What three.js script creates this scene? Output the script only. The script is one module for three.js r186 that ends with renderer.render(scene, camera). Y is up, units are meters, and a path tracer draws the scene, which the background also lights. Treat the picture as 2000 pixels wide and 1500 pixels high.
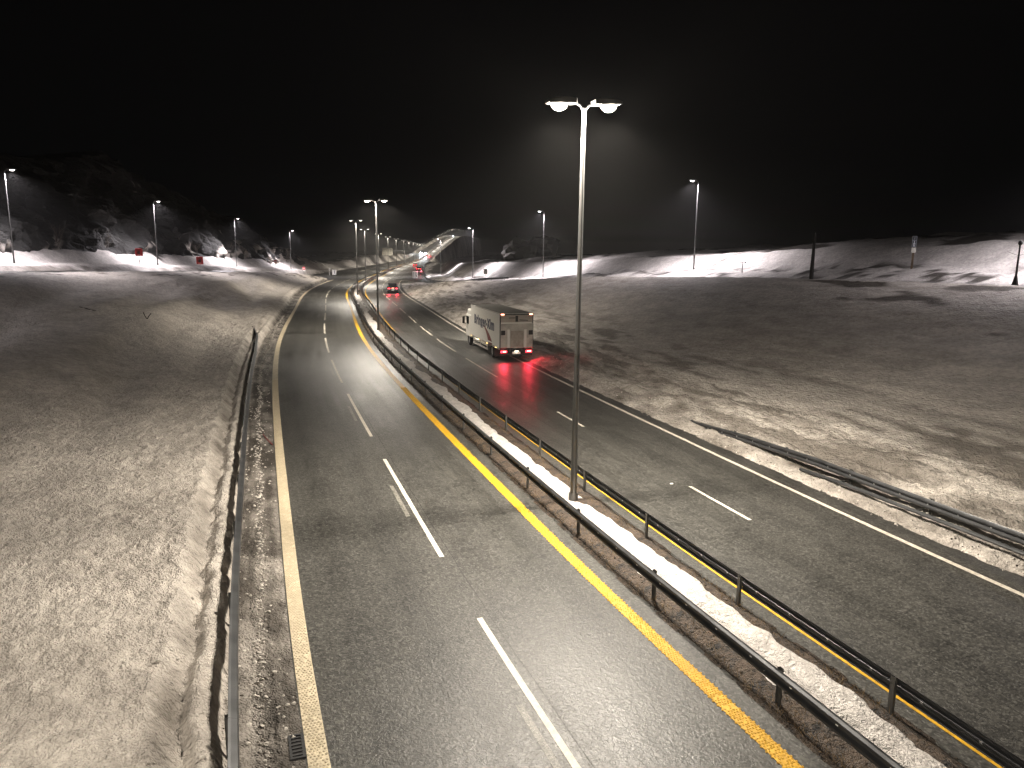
import * as THREE from 'three';
import { mergeGeometries } from 'three/addons/utils/BufferGeometryUtils.js';
import { RoundedBoxGeometry } from 'three/addons/geometries/RoundedBoxGeometry.js';

// ------------------------------------------------------------------ camera, sky, exposure, haze
const scene = new THREE.Scene();
const camera = new THREE.PerspectiveCamera(54.68, 4 / 3, 0.1, 6000);
camera.position.set(0, 8, 0);
camera.rotation.order = 'YXZ';
camera.rotation.set(THREE.MathUtils.degToRad(-10.4), 0, THREE.MathUtils.degToRad(0.7));
const renderer = new THREE.WebGLRenderer();
renderer.setSize(1024, 768);
renderer.toneMapping = THREE.LinearToneMapping;
renderer.toneMappingExposure = 1.0;
renderer.shadowMap.enabled = true;
{ // overcast night sky: nearly black, evenly so
  const w = 16, h = 8, a = new Float32Array(w * h * 4);
  for (let i = 0; i < w * h; i++) a.set([0.0009, 0.0009, 0.001, 1], i * 4);
  const t = new THREE.DataTexture(a, w, h, THREE.RGBAFormat, THREE.FloatType);
  t.mapping = THREE.EquirectangularReflectionMapping; t.needsUpdate = true;
  scene.background = t; scene.environment = t;
}
scene.fog = new THREE.FogExp2(new THREE.Color(1, 0.99, 0.99), 0.0002);
const LAMP = 820;                                      // candela of a motorway luminaire
const LAMP_COLOR = new THREE.Color().setRGB(1, 0.905, 0.775);
const RAMP_COLOR = new THREE.Color().setRGB(1, 0.93, 0.98);

// ------------------------------------------------------------------ helpers
let seed = 12345;
const rnd = () => { seed = (seed * 1664525 + 1013904223) >>> 0; return seed / 4294967296; };
const rr = (a, b) => a + (b - a) * rnd();
const clamp = THREE.MathUtils.clamp, lerp = THREE.MathUtils.lerp;
const sstep = (x, a, b) => { const t = clamp((x - a) / (b - a), 0, 1); return t * t * (3 - 2 * t); };
function hash(x, y, z = 0) { let h = Math.imul(x, 374761393) ^ Math.imul(y, 668265263) ^ Math.imul(z, 2147483647 - 94906); h = Math.imul(h ^ (h >>> 13), 1274126177); return ((h ^ (h >>> 16)) >>> 0) / 4294967296; }
const fade = (t) => t * t * t * (t * (t * 6 - 15) + 10);
function vn(x, y, per = 0, s = 0) {                      // value noise -1..1, tileable with period per
  const ix = Math.floor(x), iy = Math.floor(y), u = fade(x - ix), v = fade(y - iy);
  const m = (k) => per ? ((k % per) + per) % per : k;
  const a = hash(m(ix), m(iy), s), b = hash(m(ix + 1), m(iy), s), c = hash(m(ix), m(iy + 1), s), d = hash(m(ix + 1), m(iy + 1), s);
  return 2 * lerp(lerp(a, b, u), lerp(c, d, u), v) - 1;
}
function fbm(x, y, o = 4, s = 0) { let r = 0, a = 0.5; for (let i = 0; i < o; i++, a *= 0.5, x = x * 2.03 + 17.1, y = y * 2.03 + 5.3) r += a * vn(x, y, 0, s + i); return r; }
function tfbm(x, y, per, o, s = 0) { let r = 0, a = 0.5; for (let i = 0; i < o; i++, a *= 0.55, per *= 2) r += a * vn(x * per, y * per, per, s + i); return r; }
function curve1(pts) {                                   // monotone cubic through [x, y]
  const n = pts.length, x = pts.map((p) => p[0]), y = pts.map((p) => p[1]), d = [], m = [];
  for (let i = 0; i < n - 1; i++) d.push((y[i + 1] - y[i]) / (x[i + 1] - x[i]));
  m[0] = d[0]; m[n - 1] = d[n - 2];
  for (let i = 1; i < n - 1; i++) m[i] = d[i - 1] * d[i] <= 0 ? 0 : 2 / (1 / d[i - 1] + 1 / d[i]);
  return (t) => {
    if (t <= x[0]) return y[0] + m[0] * (t - x[0]); if (t >= x[n - 1]) return y[n - 1] + m[n - 1] * (t - x[n - 1]);
    let i = 0; while (x[i + 1] < t) i++;
    const h = x[i + 1] - x[i], s = (t - x[i]) / h, s2 = s * s, s3 = s2 * s;
    return y[i] * (2 * s3 - 3 * s2 + 1) + h * m[i] * (s3 - 2 * s2 + s) + y[i + 1] * (3 * s2 - 2 * s3) + h * m[i + 1] * (s3 - s2);
  };
}
const lin = (pts) => (t) => { if (t <= pts[0][0]) return pts[0][1]; for (let i = 1; i < pts.length; i++) if (t <= pts[i][0]) { const [a, b] = pts[i - 1], [c, d] = pts[i]; return b + (d - b) * (t - a) / (c - a); } return pts[pts.length - 1][1]; };

// ------------------------------------------------------------------ alignment of the road: w along it, d to its right of the inner left yellow line
const RX = [[-40, 22.2], [-10, 11.7], [10.45, 4.55], [15.69, 2.62], [22.46, 0.28], [37.42, -4.72], [60.17, -11.75], [98.5, -21.4], [121, -26.9], [168, -35.3], [220, -41.2], [272, -47.0], [372, -56], [472, -64.5], [572, -73.3], [722, -86.5], [900, -89.5], [1100, -94], [1400, -97], [1700, -80]];
const spline = (() => {
  const n = RX.length, x = RX.map((p) => p[0]), y = RX.map((p) => p[1]), a = [], b = [], c = [], r = [];
  for (let i = 0; i < n; i++) { a[i] = c[i] = r[i] = 0; b[i] = 1; }
  for (let i = 1; i < n - 1; i++) { const h0 = x[i] - x[i - 1], h1 = x[i + 1] - x[i]; a[i] = h0; b[i] = 2 * (h0 + h1); c[i] = h1; r[i] = 6 * ((y[i + 1] - y[i]) / h1 - (y[i] - y[i - 1]) / h0); }
  for (let i = 1; i < n; i++) { const k = a[i] / b[i - 1]; b[i] -= k * c[i - 1]; r[i] -= k * r[i - 1]; }
  const M = []; M[n - 1] = r[n - 1] / b[n - 1]; for (let i = n - 2; i >= 0; i--) M[i] = (r[i] - c[i] * M[i + 1]) / b[i];
  return (w) => {
    let i = 0; while (i < n - 2 && x[i + 1] < w) i++;
    const h = x[i + 1] - x[i], A = (x[i + 1] - w) / h, B = (w - x[i]) / h;
    return [A * y[i] + B * y[i + 1] + ((A ** 3 - A) * M[i] + (B ** 3 - B) * M[i + 1]) * h * h / 6, (y[i + 1] - y[i]) / h + (-(3 * A * A - 1) * M[i] + (3 * B * B - 1) * M[i + 1]) * h / 6];
  };
})();
const eRoad = curve1([[-60, 0], [60, 0], [122, -0.1], [175, -0.33], [270, -0.8], [372, -1.2], [472, -1.6], [572, -2], [650, -2], [722, -0.8], [800, 3.6], [900, 10.4], [1000, 16.2], [1100, 20.6], [1250, 25], [1400, 27], [1600, 26]]);
const heading = (w) => Math.atan(spline(w)[1]);           // about +y, the turn that takes -z along the road
function at(w, d, y) { const [v, s] = spline(w), L = Math.hypot(s, 1); return new THREE.Vector3(v + d / L, y ?? eRoad(w), -(w - d * s / L)); }
function toWD(x, z) { let w = -z; for (let i = 0; i < 12; i++) { const [v, s] = spline(w); w += ((x - v) * s + (-z - w)) / (s * s + 1); } const [v, s] = spline(w), L = Math.hypot(s, 1); return [w, ((x - v) - (-z - w) * s) / L]; }

// ------------------------------------------------------------------ terrain on both sides
const LM = curve1([[-40, -58], [0, -54], [50, -45], [93, -37], [129, -30], [165, -24.8], [204, -20.5], [250, -17.5], [310, -15], [400, -12.5], [520, -11.5]]);   // the left ramp's lamp line
const LE = curve1([[-40, 7.4], [0, 7.2], [50, 6.7], [93, 5.68], [129, 4.5], [165, 3.27], [204, 1.7], [250, 0.2], [310, -0.7], [400, -1.2], [520, -1.7]]);
const LC = curve1([[-40, -49], [0, -46], [50, -38], [93, -30], [129, -22.5], [165, -14.5], [190, -9.4], [200, -8.7], [520, -8.7]]);                              // crest between field and ramp
const RM = curve1([[-40, 71], [0, 61], [50, 46], [78, 38.6], [113, 30.5], [153, 25], [217, 19.8], [300, 19], [400, 20], [520, 18]]);
const RE = curve1([[-40, 6.7], [0, 6.6], [50, 6.2], [78, 5.37], [113, 3.3], [153, 1.44], [217, -0.2], [300, -0.7], [400, -1.1], [520, -1.6]]);
const RC = curve1([[-40, 60], [0, 50.5], [50, 35.5], [78, 28], [113, 20.4], [153, 13.6], [168, 10.9], [174, 10.35], [520, 10.35]]);
function profile(pts, d) { for (let i = 1; i < pts.length; i++) if (d <= pts[i][0] || i === pts.length - 1) { const [a, b] = pts[i - 1], [c, e] = pts[i]; return lerp(b, e, clamp((d - a) / Math.max(c - a, 1e-4), 0, 1)); } return 0; }
function leftHeight(w, d) {                                // d negative
  const r = eRoad(w), q = -d, m = -LM(w), c = -LC(w), em = LE(w), er = lerp(em - 1.15, r, sstep(w, 160, 205));
  const bank = 1 - sstep(w, 178, 198), wig = 0.07 * vn(w * 1.7, 3) + 0.05 * vn(w * 5.1, 7), gap = 1 - sstep(w, 64, 76);
  const e0 = 8.55 - 0.25 * (1 - gap) + wig;
  const mid = c > 13 ? 1 : 0;
  const pts = [[7.0, r - 0.02], [7.45, r + 0.015], [8.2, r + 0.07], [e0 - 0.12, r + 0.06], [e0 + 0.03, r + 0.06 + 0.36 * bank * (0.55 + 0.45 * gap)], [e0 + 0.28, r + 0.06 + 0.5 * bank], [e0 + 0.52, r + 0.06 + (0.52 - 0.27 * gap) * bank], [e0 + 0.95, r + 0.06 + 0.7 * bank], [e0 + 1.15, r + 0.06 + 0.68 * bank]];
  const eb = r + 0.06 + 0.68 * bank, ec = er + 0.12 * bank;
  let h;
  if (q <= e0 + 1.15) h = profile(pts, q);
  else if (q <= c) { const t = clamp((q - e0 - 1.15) / Math.max(c - e0 - 1.15, 0.3), 0, 1); h = lerp(eb, ec, lerp(t, t * t * (3 - 2 * t), 0.45)); }
  else if (q <= m - 2.2) { h = lerp(ec, er, sstep(q, c, Math.min(c + 1.4, m - 2.4))); }
  else if (q <= m + 1.2) h = lerp(er, em, sstep(q, m - 2.2, m + 0.2));
  else h = em + lerp(1.5, 3.9, sstep(w, 310, 420)) * sstep(q, m + 1.2, m + 5) + 0.05 * (q - m - 1.2);
  // relief
  const off = sstep(q, e0, e0 + 1.2);
  const ramp = sstep(q, c, c + 1.5) * (1 - sstep(q, m - 2.6, m - 1)) ;
  const field = off * (1 - ramp) * sstep(c, 9.2, 13), fin = sstep(q, e0 + 1, e0 + 6);
  const cr = 1 - 0.85 * sstep(q, c - 11, c - 2);
  h += field * (0.75 * fin * cr * vn(w * 0.045 + q * 0.06, q * 0.2 - w * 0.04, 0, 3) + 0.4 * fin * cr * vn(w * 0.06 + 3, q * 0.42 - w * 0.03, 0, 5) + 0.16 * fin * cr * fbm(w * 0.1, q * 0.7, 3, 6) + 0.09 * fbm(w * 0.5, q * 0.9, 3, 8));
  h += (0.03 + 0.06 * off) * (1 - 0.7 * ramp) * fbm(w * 3.4, q * 4, 3, 21) * sstep(q, 7.4, 8);
  if (q > m + 1) h += 0.9 * sstep(q, m + 1, m + 4) * (0.35 + fbm(w * 0.16, q * 0.2, 3, 31) + 0.35 * fbm(w * 0.9, q * 0.9, 2, 33));
  return h;
}
const RB = lin([[-20, 3], [60, 2.7], [85, 2.3], [123, 2.9], [153, 3.6], [217, 3.6], [300, 3.5], [420, 3]]);            // how far the bank behind the right ramp rises
function rightHeight(w, q) {
  const r = eRoad(w), m = RM(w), c = RC(w), em = RE(w), er = lerp(em - 0.6, r, sstep(w, 125, 176));
  const bank = 1 - sstep(w, 158, 173), wig = 0.07 * vn(w * 1.3, 13) + 0.06 * vn(w * 4.3, 17) + 0.03 * vn(w * 9, 19);
  const e0 = 10.3 + wig;
  const pts = [[10.0, r - 0.03], [e0 - 0.04, r - 0.01], [e0 + 0.15, r + 0.1 * bank], [e0 + 0.45, r + 0.22 * bank], [e0 + 0.9, r + 0.3 * bank], [e0 + 1.5, r + 0.55 * bank], [e0 + 2.4, r + 0.68 * bank], [e0 + 4.2, r + 1.05 * bank]];
  const eb = r + 1.05 * bank, ec = er + 0.15 * bank, q1 = Math.min(e0 + 4.2, Math.max(c, e0 + 0.4));
  let h;
  if (q <= q1) h = Math.min(profile(pts, q), Math.max(ec, r + 0.02) + 0.001 + (c > 16 ? 9 : 0.3 * bank));
  else if (q <= c) { const t = clamp((q - q1) / Math.max(c - q1, 0.3), 0, 1); h = lerp(Math.min(eb, ec + (c > 16 ? 9 : 0.3)), ec, lerp(t, t * t * (3 - 2 * t), 0.5)); }
  else if (q <= m - 4.4) h = lerp(ec, er, sstep(q, c, Math.min(c + 1.3, m - 5)));
  else if (q <= m + 0.4) h = lerp(er, em, sstep(q, m - 4.4, m - 2));
  else h = em + RB(w) * sstep(q, m + 0.2, m + 6.5) + 0.06 * Math.max(0, q - m - 6.5);
  const off = sstep(q, e0, e0 + 1.2), ramp = sstep(q, c, c + 1.4) * (1 - sstep(q, m - 4.2, m - 3)), fin = sstep(q, e0 + 3, e0 + 8), field = off * (1 - ramp) * sstep(c, 10.6, 14);
  const cr = 1 - 0.85 * sstep(q, c - 11, c - 2);
  h += field * (0.3 * fin * cr * vn(w * 0.05 - q * 0.05, q * 0.15 + w * 0.03, 0, 43) + 0.14 * fin * fbm(w * 0.07 + 3, q * 0.2, 3, 45) + 0.24 * (1 - 0.75 * fin) * fbm(w * 0.3, q * 1.5, 4, 48));
  h += (0.05 + 0.07 * off * (1 - 0.5 * fin)) * (1 - 0.7 * ramp) * fbm(w * 3.4, q * 4, 3, 51) * sstep(q, 10.25, 10.45);
  if (q > m - 4.4) { const k = sstep(q, m - 4.4, m - 1); h += 0.55 * k * Math.max(0, 0.05 + 1.6 * fbm(w * 0.22, q * 0.28, 3, 61)) * (1 - 0.7 * sstep(q, m + 1.5, m + 4)) + 0.2 * k * fbm(w * 0.9, q * 0.9, 2, 63); }
  if (q > m + 6) h += sstep(q, m + 6, m + 14) * (1.0 * Math.max(-0.2, fbm(w * 0.07, q * 0.08, 4, 71)) + 0.3);
  return h;
}
const groundAt = (w, d) => d < -7.2 ? leftHeight(w, d) : d > 10.2 ? rightHeight(w, d) : eRoad(w);

// ------------------------------------------------------------------ procedural textures
function tex(n, f, srgb = false) {
  const a = new Uint8Array(n * n * 4);
  for (let j = 0; j < n; j++) for (let i = 0; i < n; i++) { const v = f(i / n, j / n), k = (j * n + i) * 4; for (let c = 0; c < 3; c++) a[k + c] = clamp(Math.round((Array.isArray(v) ? v[c] : v) * 255), 0, 255); a[k + 3] = 255; }
  const t = new THREE.DataTexture(a, n, n, THREE.RGBAFormat); t.wrapS = t.wrapT = THREE.RepeatWrapping; t.magFilter = THREE.LinearFilter; t.minFilter = THREE.LinearMipmapLinearFilter; t.generateMipmaps = true;
  if (srgb) t.colorSpace = THREE.SRGBColorSpace; t.needsUpdate = true; return t;
}
const rep = (t, sx, sy) => { const c = t.clone(); c.repeat.set(1 / sx, 1 / sy); c.needsUpdate = true; return c; };
// stones in the asphalt: pale and dark chips a few centimetres across
const chip = (u, v, n, k) => { const x = Math.floor(u * n + 0.6 * vn(u * n * 0.7, v * n * 0.7, 0, k)), y = Math.floor(v * n + 0.6 * vn(u * n * 0.7 + 9, v * n * 0.7, 0, k)); return hash(((x % n) + n) % n, ((y % n) + n) % n, k); };
const asphaltColor = tex(1024, (u, v) => { const g = chip(u, v, 92, 1), h = chip(u, v, 46, 2), l = tfbm(u, v, 6, 3, 5); const k = 0.2 + 0.1 * l + 0.6 * g * g * g + 0.28 * h + (g > 0.94 ? 0.25 : 0); return [k, k * 0.985, k * 0.95]; });
const asphaltBump = tex(1024, (u, v) => 0.25 + 0.45 * chip(u, v, 92, 1) + 0.15 * vn(u * 64, v * 64, 64, 2) + 0.12 * vn(u * 300, v * 300, 300, 3));
const asphaltRough = tex(512, (u, v) => { const n = 0.5 * vn(u * 12, v * 3, 0, 40) * Math.sin(Math.PI * u) * Math.sin(Math.PI * v) + tfbm(u, v, 4, 3, 42), st = vn(u * 28, v * 2, 0, 44) * Math.sin(Math.PI * v), g = vn(u * 120, v * 120, 120, 41); return clamp(0.455 + 0.07 * n + 0.06 * st + 0.03 * g, 0.25, 0.7); });
const snowColor = tex(1024, (u, v) => { const a = tfbm(u, v, 7, 6, 60), b = tfbm(u, v, 24, 4, 66), g = vn(u * 220, v * 220, 220, 61), s = vn(u * 120, v * 120, 120, 62); const k = 0.82 + 0.14 * a + 0.24 * b + 0.08 * g - (s < -0.45 ? 0.5 * (-s - 0.45) : 0); return [k, k * 0.985 - 0.004, k * 0.96 - 0.008]; });
const snowBump = tex(1024, (u, v) => 0.5 + 0.3 * tfbm(u, v, 9, 5, 70) + 0.45 * tfbm(u, v, 26, 3, 74) + 0.14 * vn(u * 130, v * 130, 130, 72));
const soilColor = tex(512, (u, v) => { const a = tfbm(u, v, 9, 5, 80), b = tfbm(u, v, 20, 3, 84), g = vn(u * 100, v * 100, 100, 81); const k = 0.5 + 0.5 * a + 0.5 * b + 0.25 * g; return [k, k * 0.8, k * 0.6]; });
const grime = tex(256, (u, v) => 0.75 + 0.35 * tfbm(u, v, 5, 5, 90));
const M = {};
const std = (name, o) => { const m = new THREE.MeshStandardMaterial(o); m.name = name; M[name] = m; return m; };
const rgb = (r, g, b) => new THREE.Color().setRGB(r, g, b);
std('asphalt', { color: rgb(0.098, 0.096, 0.088), map: rep(asphaltColor, 3.2, 3.2), bumpMap: rep(asphaltBump, 3.2, 3.2), bumpScale: 0.008, roughnessMap: rep(asphaltRough, 7, 16), roughness: 1, vertexColors: true });
std('snow', { color: rgb(1, 1, 1), map: rep(snowColor, 4.1, 4.7), bumpMap: rep(snowBump, 2.9, 3.4), bumpScale: 0.1, roughness: 0.8, vertexColors: true });
std('soil', { color: rgb(0.1, 0.085, 0.073), map: rep(soilColor, 1.3, 1.3), bumpMap: rep(snowBump, 1.6, 1.6), bumpScale: 0.09, roughness: 0.7 });
std('snowClean', { color: rgb(0.68, 0.65, 0.63), map: rep(snowColor, 2.3, 2.3), bumpMap: rep(snowBump, 1.9, 1.9), bumpScale: 0.08, roughness: 0.75 });
std('rock', { color: rgb(1, 1, 1), roughness: 0.75, flatShading: true, vertexColors: true, map: rep(grime, 3, 3), bumpMap: rep(snowBump, 5, 5), bumpScale: 0.25 });
std('farLand', { color: rgb(0.12, 0.11, 0.1), roughness: 0.9 });
std('whitePaint', { color: rgb(0.66, 0.62, 0.54), map: rep(snowColor, 2.1, 2.1), bumpMap: rep(asphaltBump, 2, 2), bumpScale: 0.004, roughness: 0.55 });
std('creamPaint', { color: rgb(0.62, 0.54, 0.39), map: rep(snowColor, 2.1, 2.1), bumpMap: rep(asphaltBump, 2, 2), bumpScale: 0.006, roughness: 0.6 });
std('darkPaint', { color: rgb(0.03, 0.029, 0.028), roughness: 0.7 });
std('wornPaint', { color: rgb(0.3, 0.29, 0.26), map: rep(asphaltColor, 1.4, 1.4), bumpMap: rep(asphaltBump, 2, 2), bumpScale: 0.006, roughness: 0.5 });
std('yellowPaint', { color: rgb(0.66, 0.375, 0.01), map: rep(snowColor, 2.1, 2.1), bumpMap: rep(asphaltBump, 2, 2), bumpScale: 0.004, roughness: 0.55 });
std('railSteel', { color: rgb(0.09, 0.092, 0.095), map: rep(grime, 2, 2), roughness: 0.42, metalness: 0.7 });
std('railPale', { color: rgb(0.085, 0.087, 0.09), map: rep(grime, 2, 2), roughness: 0.45, metalness: 0.6 });
std('postSteel', { color: rgb(0.11, 0.108, 0.1), map: rep(grime, 1, 1), roughness: 0.55, metalness: 0.4 });
std('bolt', { color: rgb(0.85, 0.85, 0.83), roughness: 0.4 });
std('galvanised', { color: rgb(0.2, 0.2, 0.195), map: rep(grime, 1, 3), roughness: 0.34, metalness: 0.6 });
std('housing', { color: rgb(0.16, 0.16, 0.16), roughness: 0.5, metalness: 0.4 });
const glow = (name, r, g, b, k, base = 0.02) => std(name, { color: rgb(base, base, base), emissive: rgb(r, g, b), emissiveIntensity: k, roughness: 0.4 });
glow('lampLens', 1, 0.9, 0.74, 40); glow('farLens', 1, 0.92, 0.8, 5); glow('rampLens', 1, 0.95, 0.95, 14);
glow('tailRed', 1, 0.03, 0.05, 9); glow('tailHot', 1, 0.32, 0.2, 10); glow('amber', 1, 0.62, 0.2, 5); glow('headlamp', 0.82, 0.93, 1, 300); glow('plateLamp', 1, 0.86, 0.66, 6); std('plateWhite', { color: rgb(0.78, 0.77, 0.74), roughness: 0.4 });

// ------------------------------------------------------------------ naming
const taken = {};
function numbered(n) { const k = taken[n] = (taken[n] ?? -1) + 1; return k ? n + '_' + String(k).padStart(3, '0') : n; }
function add(o, name, label, category, group, kind) { o.name = numbered(name); o.userData = {}; if (label) o.userData.label = label; if (category) o.userData.category = category; if (group) o.userData.group = group; if (kind) o.userData.kind = kind; scene.add(o); shade(o); return o; }
function shade(o) { o.traverse((c) => { if (c.isMesh) c.castShadow = c.receiveShadow = true; }); }
function part(parent, name, geo, mat, label) { const m = new THREE.Mesh(geo, mat); m.name = name; if (label) m.userData.label = label; m.castShadow = m.receiveShadow = true; parent.add(m); return m; }
const box = (x, y, z, px = 0, py = 0, pz = 0) => new THREE.BoxGeometry(x, y, z).translate(px, py, pz);
const rbox = (x, y, z, r, px = 0, py = 0, pz = 0) => new RoundedBoxGeometry(x, y, z, 2, r).translate(px, py, pz);
const cyl = (r1, r2, h, n, px = 0, py = 0, pz = 0) => new THREE.CylinderGeometry(r1, r2, h, n).translate(px, py, pz);
const bare = (g) => { const k = g.index ? g.toNonIndexed() : g; return k; };
const join = (l) => mergeGeometries(l.map(bare));

function grid(ws, cols, f) {                              // cols(w) -> list of d; f(w, d) -> [y, [r, g, b]]
  const n = cols(ws[0]).length, pos = [], uv = [], col = [], idx = [];
  ws.forEach((w) => { for (const d of cols(w)) { const [y, c] = f(w, d), p = at(w, d, y); pos.push(p.x, p.y, p.z); uv.push(d, w); if (c) col.push(...c); } });
  const up = cols(ws[0])[1] > cols(ws[0])[0];
  for (let i = 0; i < ws.length - 1; i++) for (let j = 0; j < n - 1; j++) { const a = i * n + j, b = a + 1, c = a + n, e = c + 1; if (up) idx.push(a, b, c, b, e, c); else idx.push(a, c, b, b, c, e); }
  const g = new THREE.BufferGeometry(); g.setAttribute('position', new THREE.Float32BufferAttribute(pos, 3)); g.setAttribute('uv', new THREE.Float32BufferAttribute(uv, 2)); if (col.length) g.setAttribute('color', new THREE.Float32BufferAttribute(col, 3));
  g.setIndex(idx); g.computeVertexNormals(); return g;
}
const range = (a, b, n) => Array.from({ length: n + 1 }, (_, i) => a + (b - a) * i / n);
function stations(a, b, first, growth) { const r = [a]; let w = a; while (w < b) { w += Math.max(first, Math.abs(w) * growth); r.push(Math.min(w, b)); } return r; }

// ------------------------------------------------------------------ ground, carriageways, markings
{
  const g = new THREE.PlaneGeometry(5000, 5000, 1, 1).rotateX(-Math.PI / 2).translate(0, -14, -1000);
  add(new THREE.Mesh(g, M.farLand), 'ground', 'dark unlit land beyond the motorway', null, null, 'structure');
}
const asphaltTone = (w, d) => {                            // polished wheel tracks and dry crowns, each with ragged edges
  let k = 1; for (const c of [-5.95, -4.45, -2.4, -0.95, 3.95, 5.4, 7.1, 8.6]) k -= 0.22 * Math.exp(-(((d - c - 0.12 * vn(w * 0.06, c)) / 0.34) ** 2)) * (0.7 + 0.5 * vn(w * 0.11, c * 3));
  k *= 1 + 0.25 * fbm(w * 0.12, d * 0.9, 3, 101); if (d < -7.25 || d > 9.75) k *= 0.75 + 0.3 * fbm(w * 0.8, d * 2.5, 2, 103);
  return [k, k, k];
};
function carriageway(name, label, lo, hi, n) {
  const ws = stations(-12, 1600, 0.5, 0.012);
  const g = grid(ws, (w) => { const a = lo(w), b = hi(w); return range(a, b, n); }, (w, d) => [eRoad(w), asphaltTone(w, d)]);
  return add(new THREE.Mesh(g, M.asphalt), name, label, null, null, 'structure');
}
const leftRoad = carriageway('carriageway', 'wet asphalt carriageway for oncoming traffic left of the median', (w) => w < 185 ? -8.5 : w < 215 ? lerp(-8.5, LM(w) + 0.6, sstep(w, 185, 215)) : w < 520 ? LM(w) + 0.6 : Math.min(-9, lerp(LM(520) + 0.6, -9, sstep(w, 520, 600))), () => 0.62, 64);
const rightRoad = carriageway('carriageway', 'wet asphalt carriageway right of the median with the truck on it', () => 2.52, (w) => w < 155 ? 10.5 : w < 180 ? lerp(10.5, RM(w) - 4, sstep(w, 155, 180)) : w < 430 ? Math.max(11, lerp(RM(w) - 4, 11.5, sstep(w, 260, 420))) : 11, 60);
function line(parent, name, mat, d, width, w0, w1, step = 1, lift = 0.004, label) {
  const n = Math.max(2, Math.ceil((w1 - w0) / step)), df = typeof d === 'function' ? d : () => d;
  return part(parent, name, grid(range(w0, w1, n), (w) => [df(w) - width / 2, df(w) + width / 2], (w) => [eRoad(w) + lift]), mat, label);
}
line(leftRoad, 'edge_line', M.creamPaint, -7.06, 0.33, 5, 186, 0.5, 0.008, 'wide pale profiled edge line on the left');
line(leftRoad, 'edge_line', M.whitePaint, -7.06, 0.16, 230, 1500, 8, 0.012);
line(leftRoad, 'yellow_line', M.yellowPaint, -0.06, 0.29, 5, 600, 0.5, 0.008, 'broad yellow line left of the median rail');
for (const [a, b] of [[7.2, 16.2], [19.4, 28.4], [31.8, 41], [44.3, 53.2]]) line(leftRoad, 'lane_dash', M.whitePaint, -3.28, 0.13, a, b, 1, 0.006);
for (let w = 56.7; w < 400; w += 12.4) line(leftRoad, 'lane_dash', M.whitePaint, -3.28, 0.13, w, w + 9, 2, 0.008);
for (const [a, b] of [[10.6, 13.2], [22.4, 25.3], [34.7, 37.9], [47, 50]]) line(leftRoad, 'worn_dash', M.wornPaint, -3.56, 0.13, a, b, 1, 0.005, 'faint worn older lane dash');
line(rightRoad, 'yellow_line', M.yellowPaint, 3.12, 0.2, 5, 600, 0.5, 0.008, 'yellow line behind the median rail');
line(rightRoad, 'edge_line', M.whitePaint, lin([[5, 9.26], [25, 9.4], [50, 9.72], [80, 9.7], [180, 9.6]]), 0.17, 5, 188, 0.5, 0.008, 'white edge line on the right');
line(rightRoad, 'edge_line', M.whitePaint, lin([[176, 13], [188, 9.6]]), 0.16, 176, 187.5, 2, 0.01);
line(rightRoad, 'edge_line', M.whitePaint, 10.1, 0.16, 300, 1500, 8, 0.012);
for (const [a, b] of [[7.6, 10.8], [19.3, 22.5], [31, 34.1]]) line(rightRoad, 'lane_dash', M.whitePaint, 6.22, 0.12, a, b, 1, 0.006);
for (const [a, b] of [[44, 52], [55.4, 63.6], [66.2, 74.2], [77.5, 85.5], [89, 97], [100.5, 108.5], [112, 120], [124, 132]]) { line(rightRoad, 'lane_dash', M.whitePaint, 6.22, 0.13, a, b, 2, 0.006); line(rightRoad, 'worn_dash', M.wornPaint, 6.62, 0.12, a + 2.2, a + 5, 1, 0.005); }
for (let w = 136; w < 420; w += 12) line(rightRoad, 'lane_dash', M.whitePaint, 6.22, 0.14, w, w + 8, 2, 0.008);
line(rightRoad, 'tar_seam', M.darkPaint, (w) => 4.75 + 0.03 * vn(w * 1.7, 3) + 0.02 * vn(w * 6, 5), 0.018, 5, 60, 0.25, 0.004, 'thin dark crack along the inner lane');
line(leftRoad, 'tar_seam', M.darkPaint, (w) => -3.02 + 0.015 * vn(w * 1.3, 9), 0.014, 5, 70, 0.3, 0.004, 'thin dark paving seam beside the lane dashes');
part(rightRoad, 'reflector_stud', rbox(0.11, 0.02, 0.09, 0.008).translate(...at(22.9, 5.75, 0.012).toArray()), M.bolt, 'small white road stud');
for (const [w, lo, hi] of [[62, 3.4, 9.4]]) part(w > 30 ? rightRoad : leftRoad, 'pavement_joint', grid([w, w + 0.05], () => range(lo, hi, 12), (q, d) => [eRoad(w) + 0.003]), M.soil);
{ // raised studs of the two profiled lines
  const stud = new THREE.SphereGeometry(0.021, 6, 3, 0, Math.PI * 2, 0, Math.PI / 2).scale(1.1, 0.65, 1.3), m4 = new THREE.Matrix4();
  for (const [road, mat, d0, wid, end, n] of [[leftRoad, M.creamPaint, -7.06, 0.3, 46, 5], [leftRoad, M.yellowPaint, -0.06, 0.34, 42, 6]]) {
    const list = []; let row = 0;
    for (let w = 7; w < end; w += 0.062, row++) for (let k = 0; k < n; k++) { if (hash(row, k, 5) < 0.12) continue; list.push([w + 0.008 * rr(-1, 1), d0 + (k + (row % 2) * 0.5 - n / 2 + 0.25) * wid / n]); }
    const im = new THREE.InstancedMesh(stud, mat, list.length); list.forEach(([w, d], i) => { const p = at(w, d, eRoad(w) + 0.008); const s = 0.85 + 0.35 * hash(i, 3); im.setMatrixAt(i, m4.makeScale(s, s, s).setPosition(p)); });
    im.name = 'line_stud'; im.userData.kind = 'stuff'; im.castShadow = im.receiveShadow = true; road.add(im);
  }
}
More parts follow.
